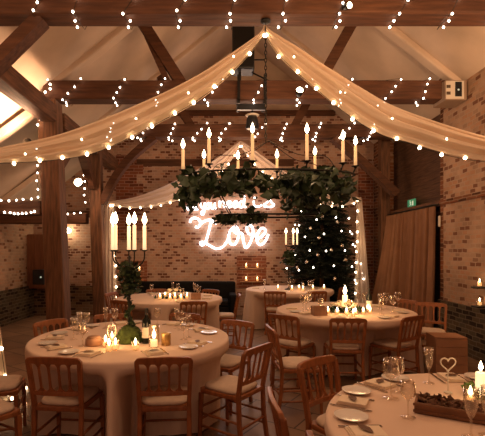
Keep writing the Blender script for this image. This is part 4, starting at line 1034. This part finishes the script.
spot(at(300, 89.5, 6.1), (math.radians(75), 0, 0), 'bright round lamp on the middle beam below the right swag', .055)
spot(at(350, 5, 3.87), (math.radians(110), 0, .2), 'bright lamp on the front beam at the top right', .03)
wlp = MB().lathe([(0, 0), (.05, .0), (.095, .03), (.10, .07), (.06, .11), (0, .12)], n=18).build('wall_lamp', M['lamp'], loc=at(67, 233, 9.8)); tag(wlp, 'small white wall lamp between the two posts', 'lamp')
MB().tube([(0, 0, .05), (0, .18, .05)], .012, 6).build('bracket', M['iron'], wlp)
up = spot(at(27, 141, 6.15), (math.radians(-20), math.radians(-25), 0), 'small uplighter shining on the sloping ceiling beside the thick post', .06)
# loudspeaker above the middle beam, lighting bar below it
ls = thing('loudspeaker', 'black loudspeaker hanging above the middle beam behind the left swag', 'loudspeaker', at(243, 47, 6.42))
MB().box((0, 0, 0), (.34, .3, .80)).build('housing', M['black'], ls, bevel=.02)
MB().box((0, -.155, 0), (.29, .012, .72)).build('grille', M['iron'], ls)
MB().tube([(.17, 0, -.2), (.34, 0, -.2)], .012, 6).build('bracket', M['iron'], ls)
MB().tube([(.14, 0, -.40), (.52, 0, -.585)], .012, 6).build('bracket', M['iron'], ls)
MB().bar((-.05, 0, -.40), (-.05, 0, -.60), .04, .04, (0, 1, 0)).build('bracket', M['iron'], ls)
lb = thing('lighting_bar', 'black lighting bar clamped under the middle beam', 'lighting bar', at(251, 106.5, 6.4))
lb.location.z = BB - .085
MB().box((0, 0, 0), (.44, .06, .09)).build('bar', M['black'], lb)
for s in (-1, 1): MB().box((s * .2, -.19, .21), (.045, .016, .44)).box((s * .2, .19, .21), (.045, .016, .44)).box((s * .2, 0, .045), (.045, .396, .016)).build('clamp', M['iron'], lb)
sl = thing('stage_light', 'black stage light with pale rim hanging from the lighting bar', 'stage light', (lb.location.x + .02, 6.4, BB - .135))
MB().lathe([(0, -.005), (.02, -.005), (.02, -.06), (0, -.06)], n=12).build('yoke', M['iron'], sl)
MB().lathe([(.09, -.065), (.11, -.075), (.09, -.09)], n=20).build('rim', M['white'], sl)
MB().lathe([(0, -.092), (.07, -.092), (.09, -.14), (.105, -.27), (.09, -.285), (0, -.285)], n=20).build('lamp_body', M['black'], sl)

# ------------------------------------------------------------------ lights
plight((3.02, 8.55, 1.7), 2.2, (1, .62, .32), .1); plight((-2.2, 8.45, 1.7), 1.8, (1, .62, .32), .1)  # added points to brighten the two hanging voiles beside their bulbs
def area(loc, rot, e, sx, sy, col=(1, .62, .34)):
    l = bpy.data.lights.new('room_lamp', 'AREA'); l.energy = e; l.color = col; l.shape = 'RECTANGLE'; l.size = sx; l.size_y = sy
    o = bpy.data.objects.new('room_lamp', l); COL.objects.link(o); o.location = loc; o.rotation_euler = rot; return o
def sp(loc, tgt, e, ang, col=(1, .62, .33), r=.08, blend=.6):
    l = bpy.data.lights.new('spot', 'SPOT'); l.energy = e; l.color = col; l.spot_size = math.radians(ang); l.spot_blend = blend; l.shadow_soft_size = r
    o = bpy.data.objects.new('spot', l); COL.objects.link(o); o.location = loc
    o.rotation_euler = (Vector(tgt) - Vector(loc)).to_track_quat('-Z', 'Y').to_euler(); return o
W = (1, .60, .345)
sp(at(24, 140, 6.1), (-3.6, 5.6, 4.0), 230, 160, W, .05)           # uplighter in the left aisle
sp((-3.1, 2.2, 2.6), (-2.2, 4.2, 5.2), 110, 130, W)               # uplighters along both sides, out of frame
sp((3.45, 3.3, 2.9), (2.2, 5.4, 5.2), 150, 140, W)
sp((3.3, 3.2, 3.0), (3.75, 6.0, 3.0), 130, 120, (1, .6, .3))
sp((1.3, 3.2, 3.5), (1.5, 4.0, 4.1), 34, 130, (1, .6, .28))
sp(at(78, 182, 7.85), (-3.6, 9.6, 1.6), 60, 150, W)
plight((.4, 7.8, 3.0), 64, W, .3)                                   # added fill over the rear bay, no lamp hangs there
plight((.6, 5.3, 3.3), 35, W, .3)  # added fill over the middle of the room, no fitting
plight((-.6, 2.4, 3.3), 52, W, .3)  # added front fill for the left cloth and chairs
plight((1.3, 2.6, 3.2), 42, W, .3)  # added front fill to lift the right-hand cloth skirts
wd = bpy.data.worlds.new('World'); scene.world = wd; wd.use_nodes = True
bg = wd.node_tree.nodes['Background']; bg.inputs['Color'].default_value = (1, .50, .31, 1); bg.inputs['Strength'].default_value = .40
scene.view_settings.view_transform = 'Standard'; scene.view_settings.look = 'None'; scene.view_settings.exposure = 0; scene.view_settings.gamma = 1
scene.cycles.use_denoising = True
scene.cycles.max_bounces = 6; scene.cycles.transparent_max_bounces = 12; scene.cycles.sample_clamp_indirect = 4
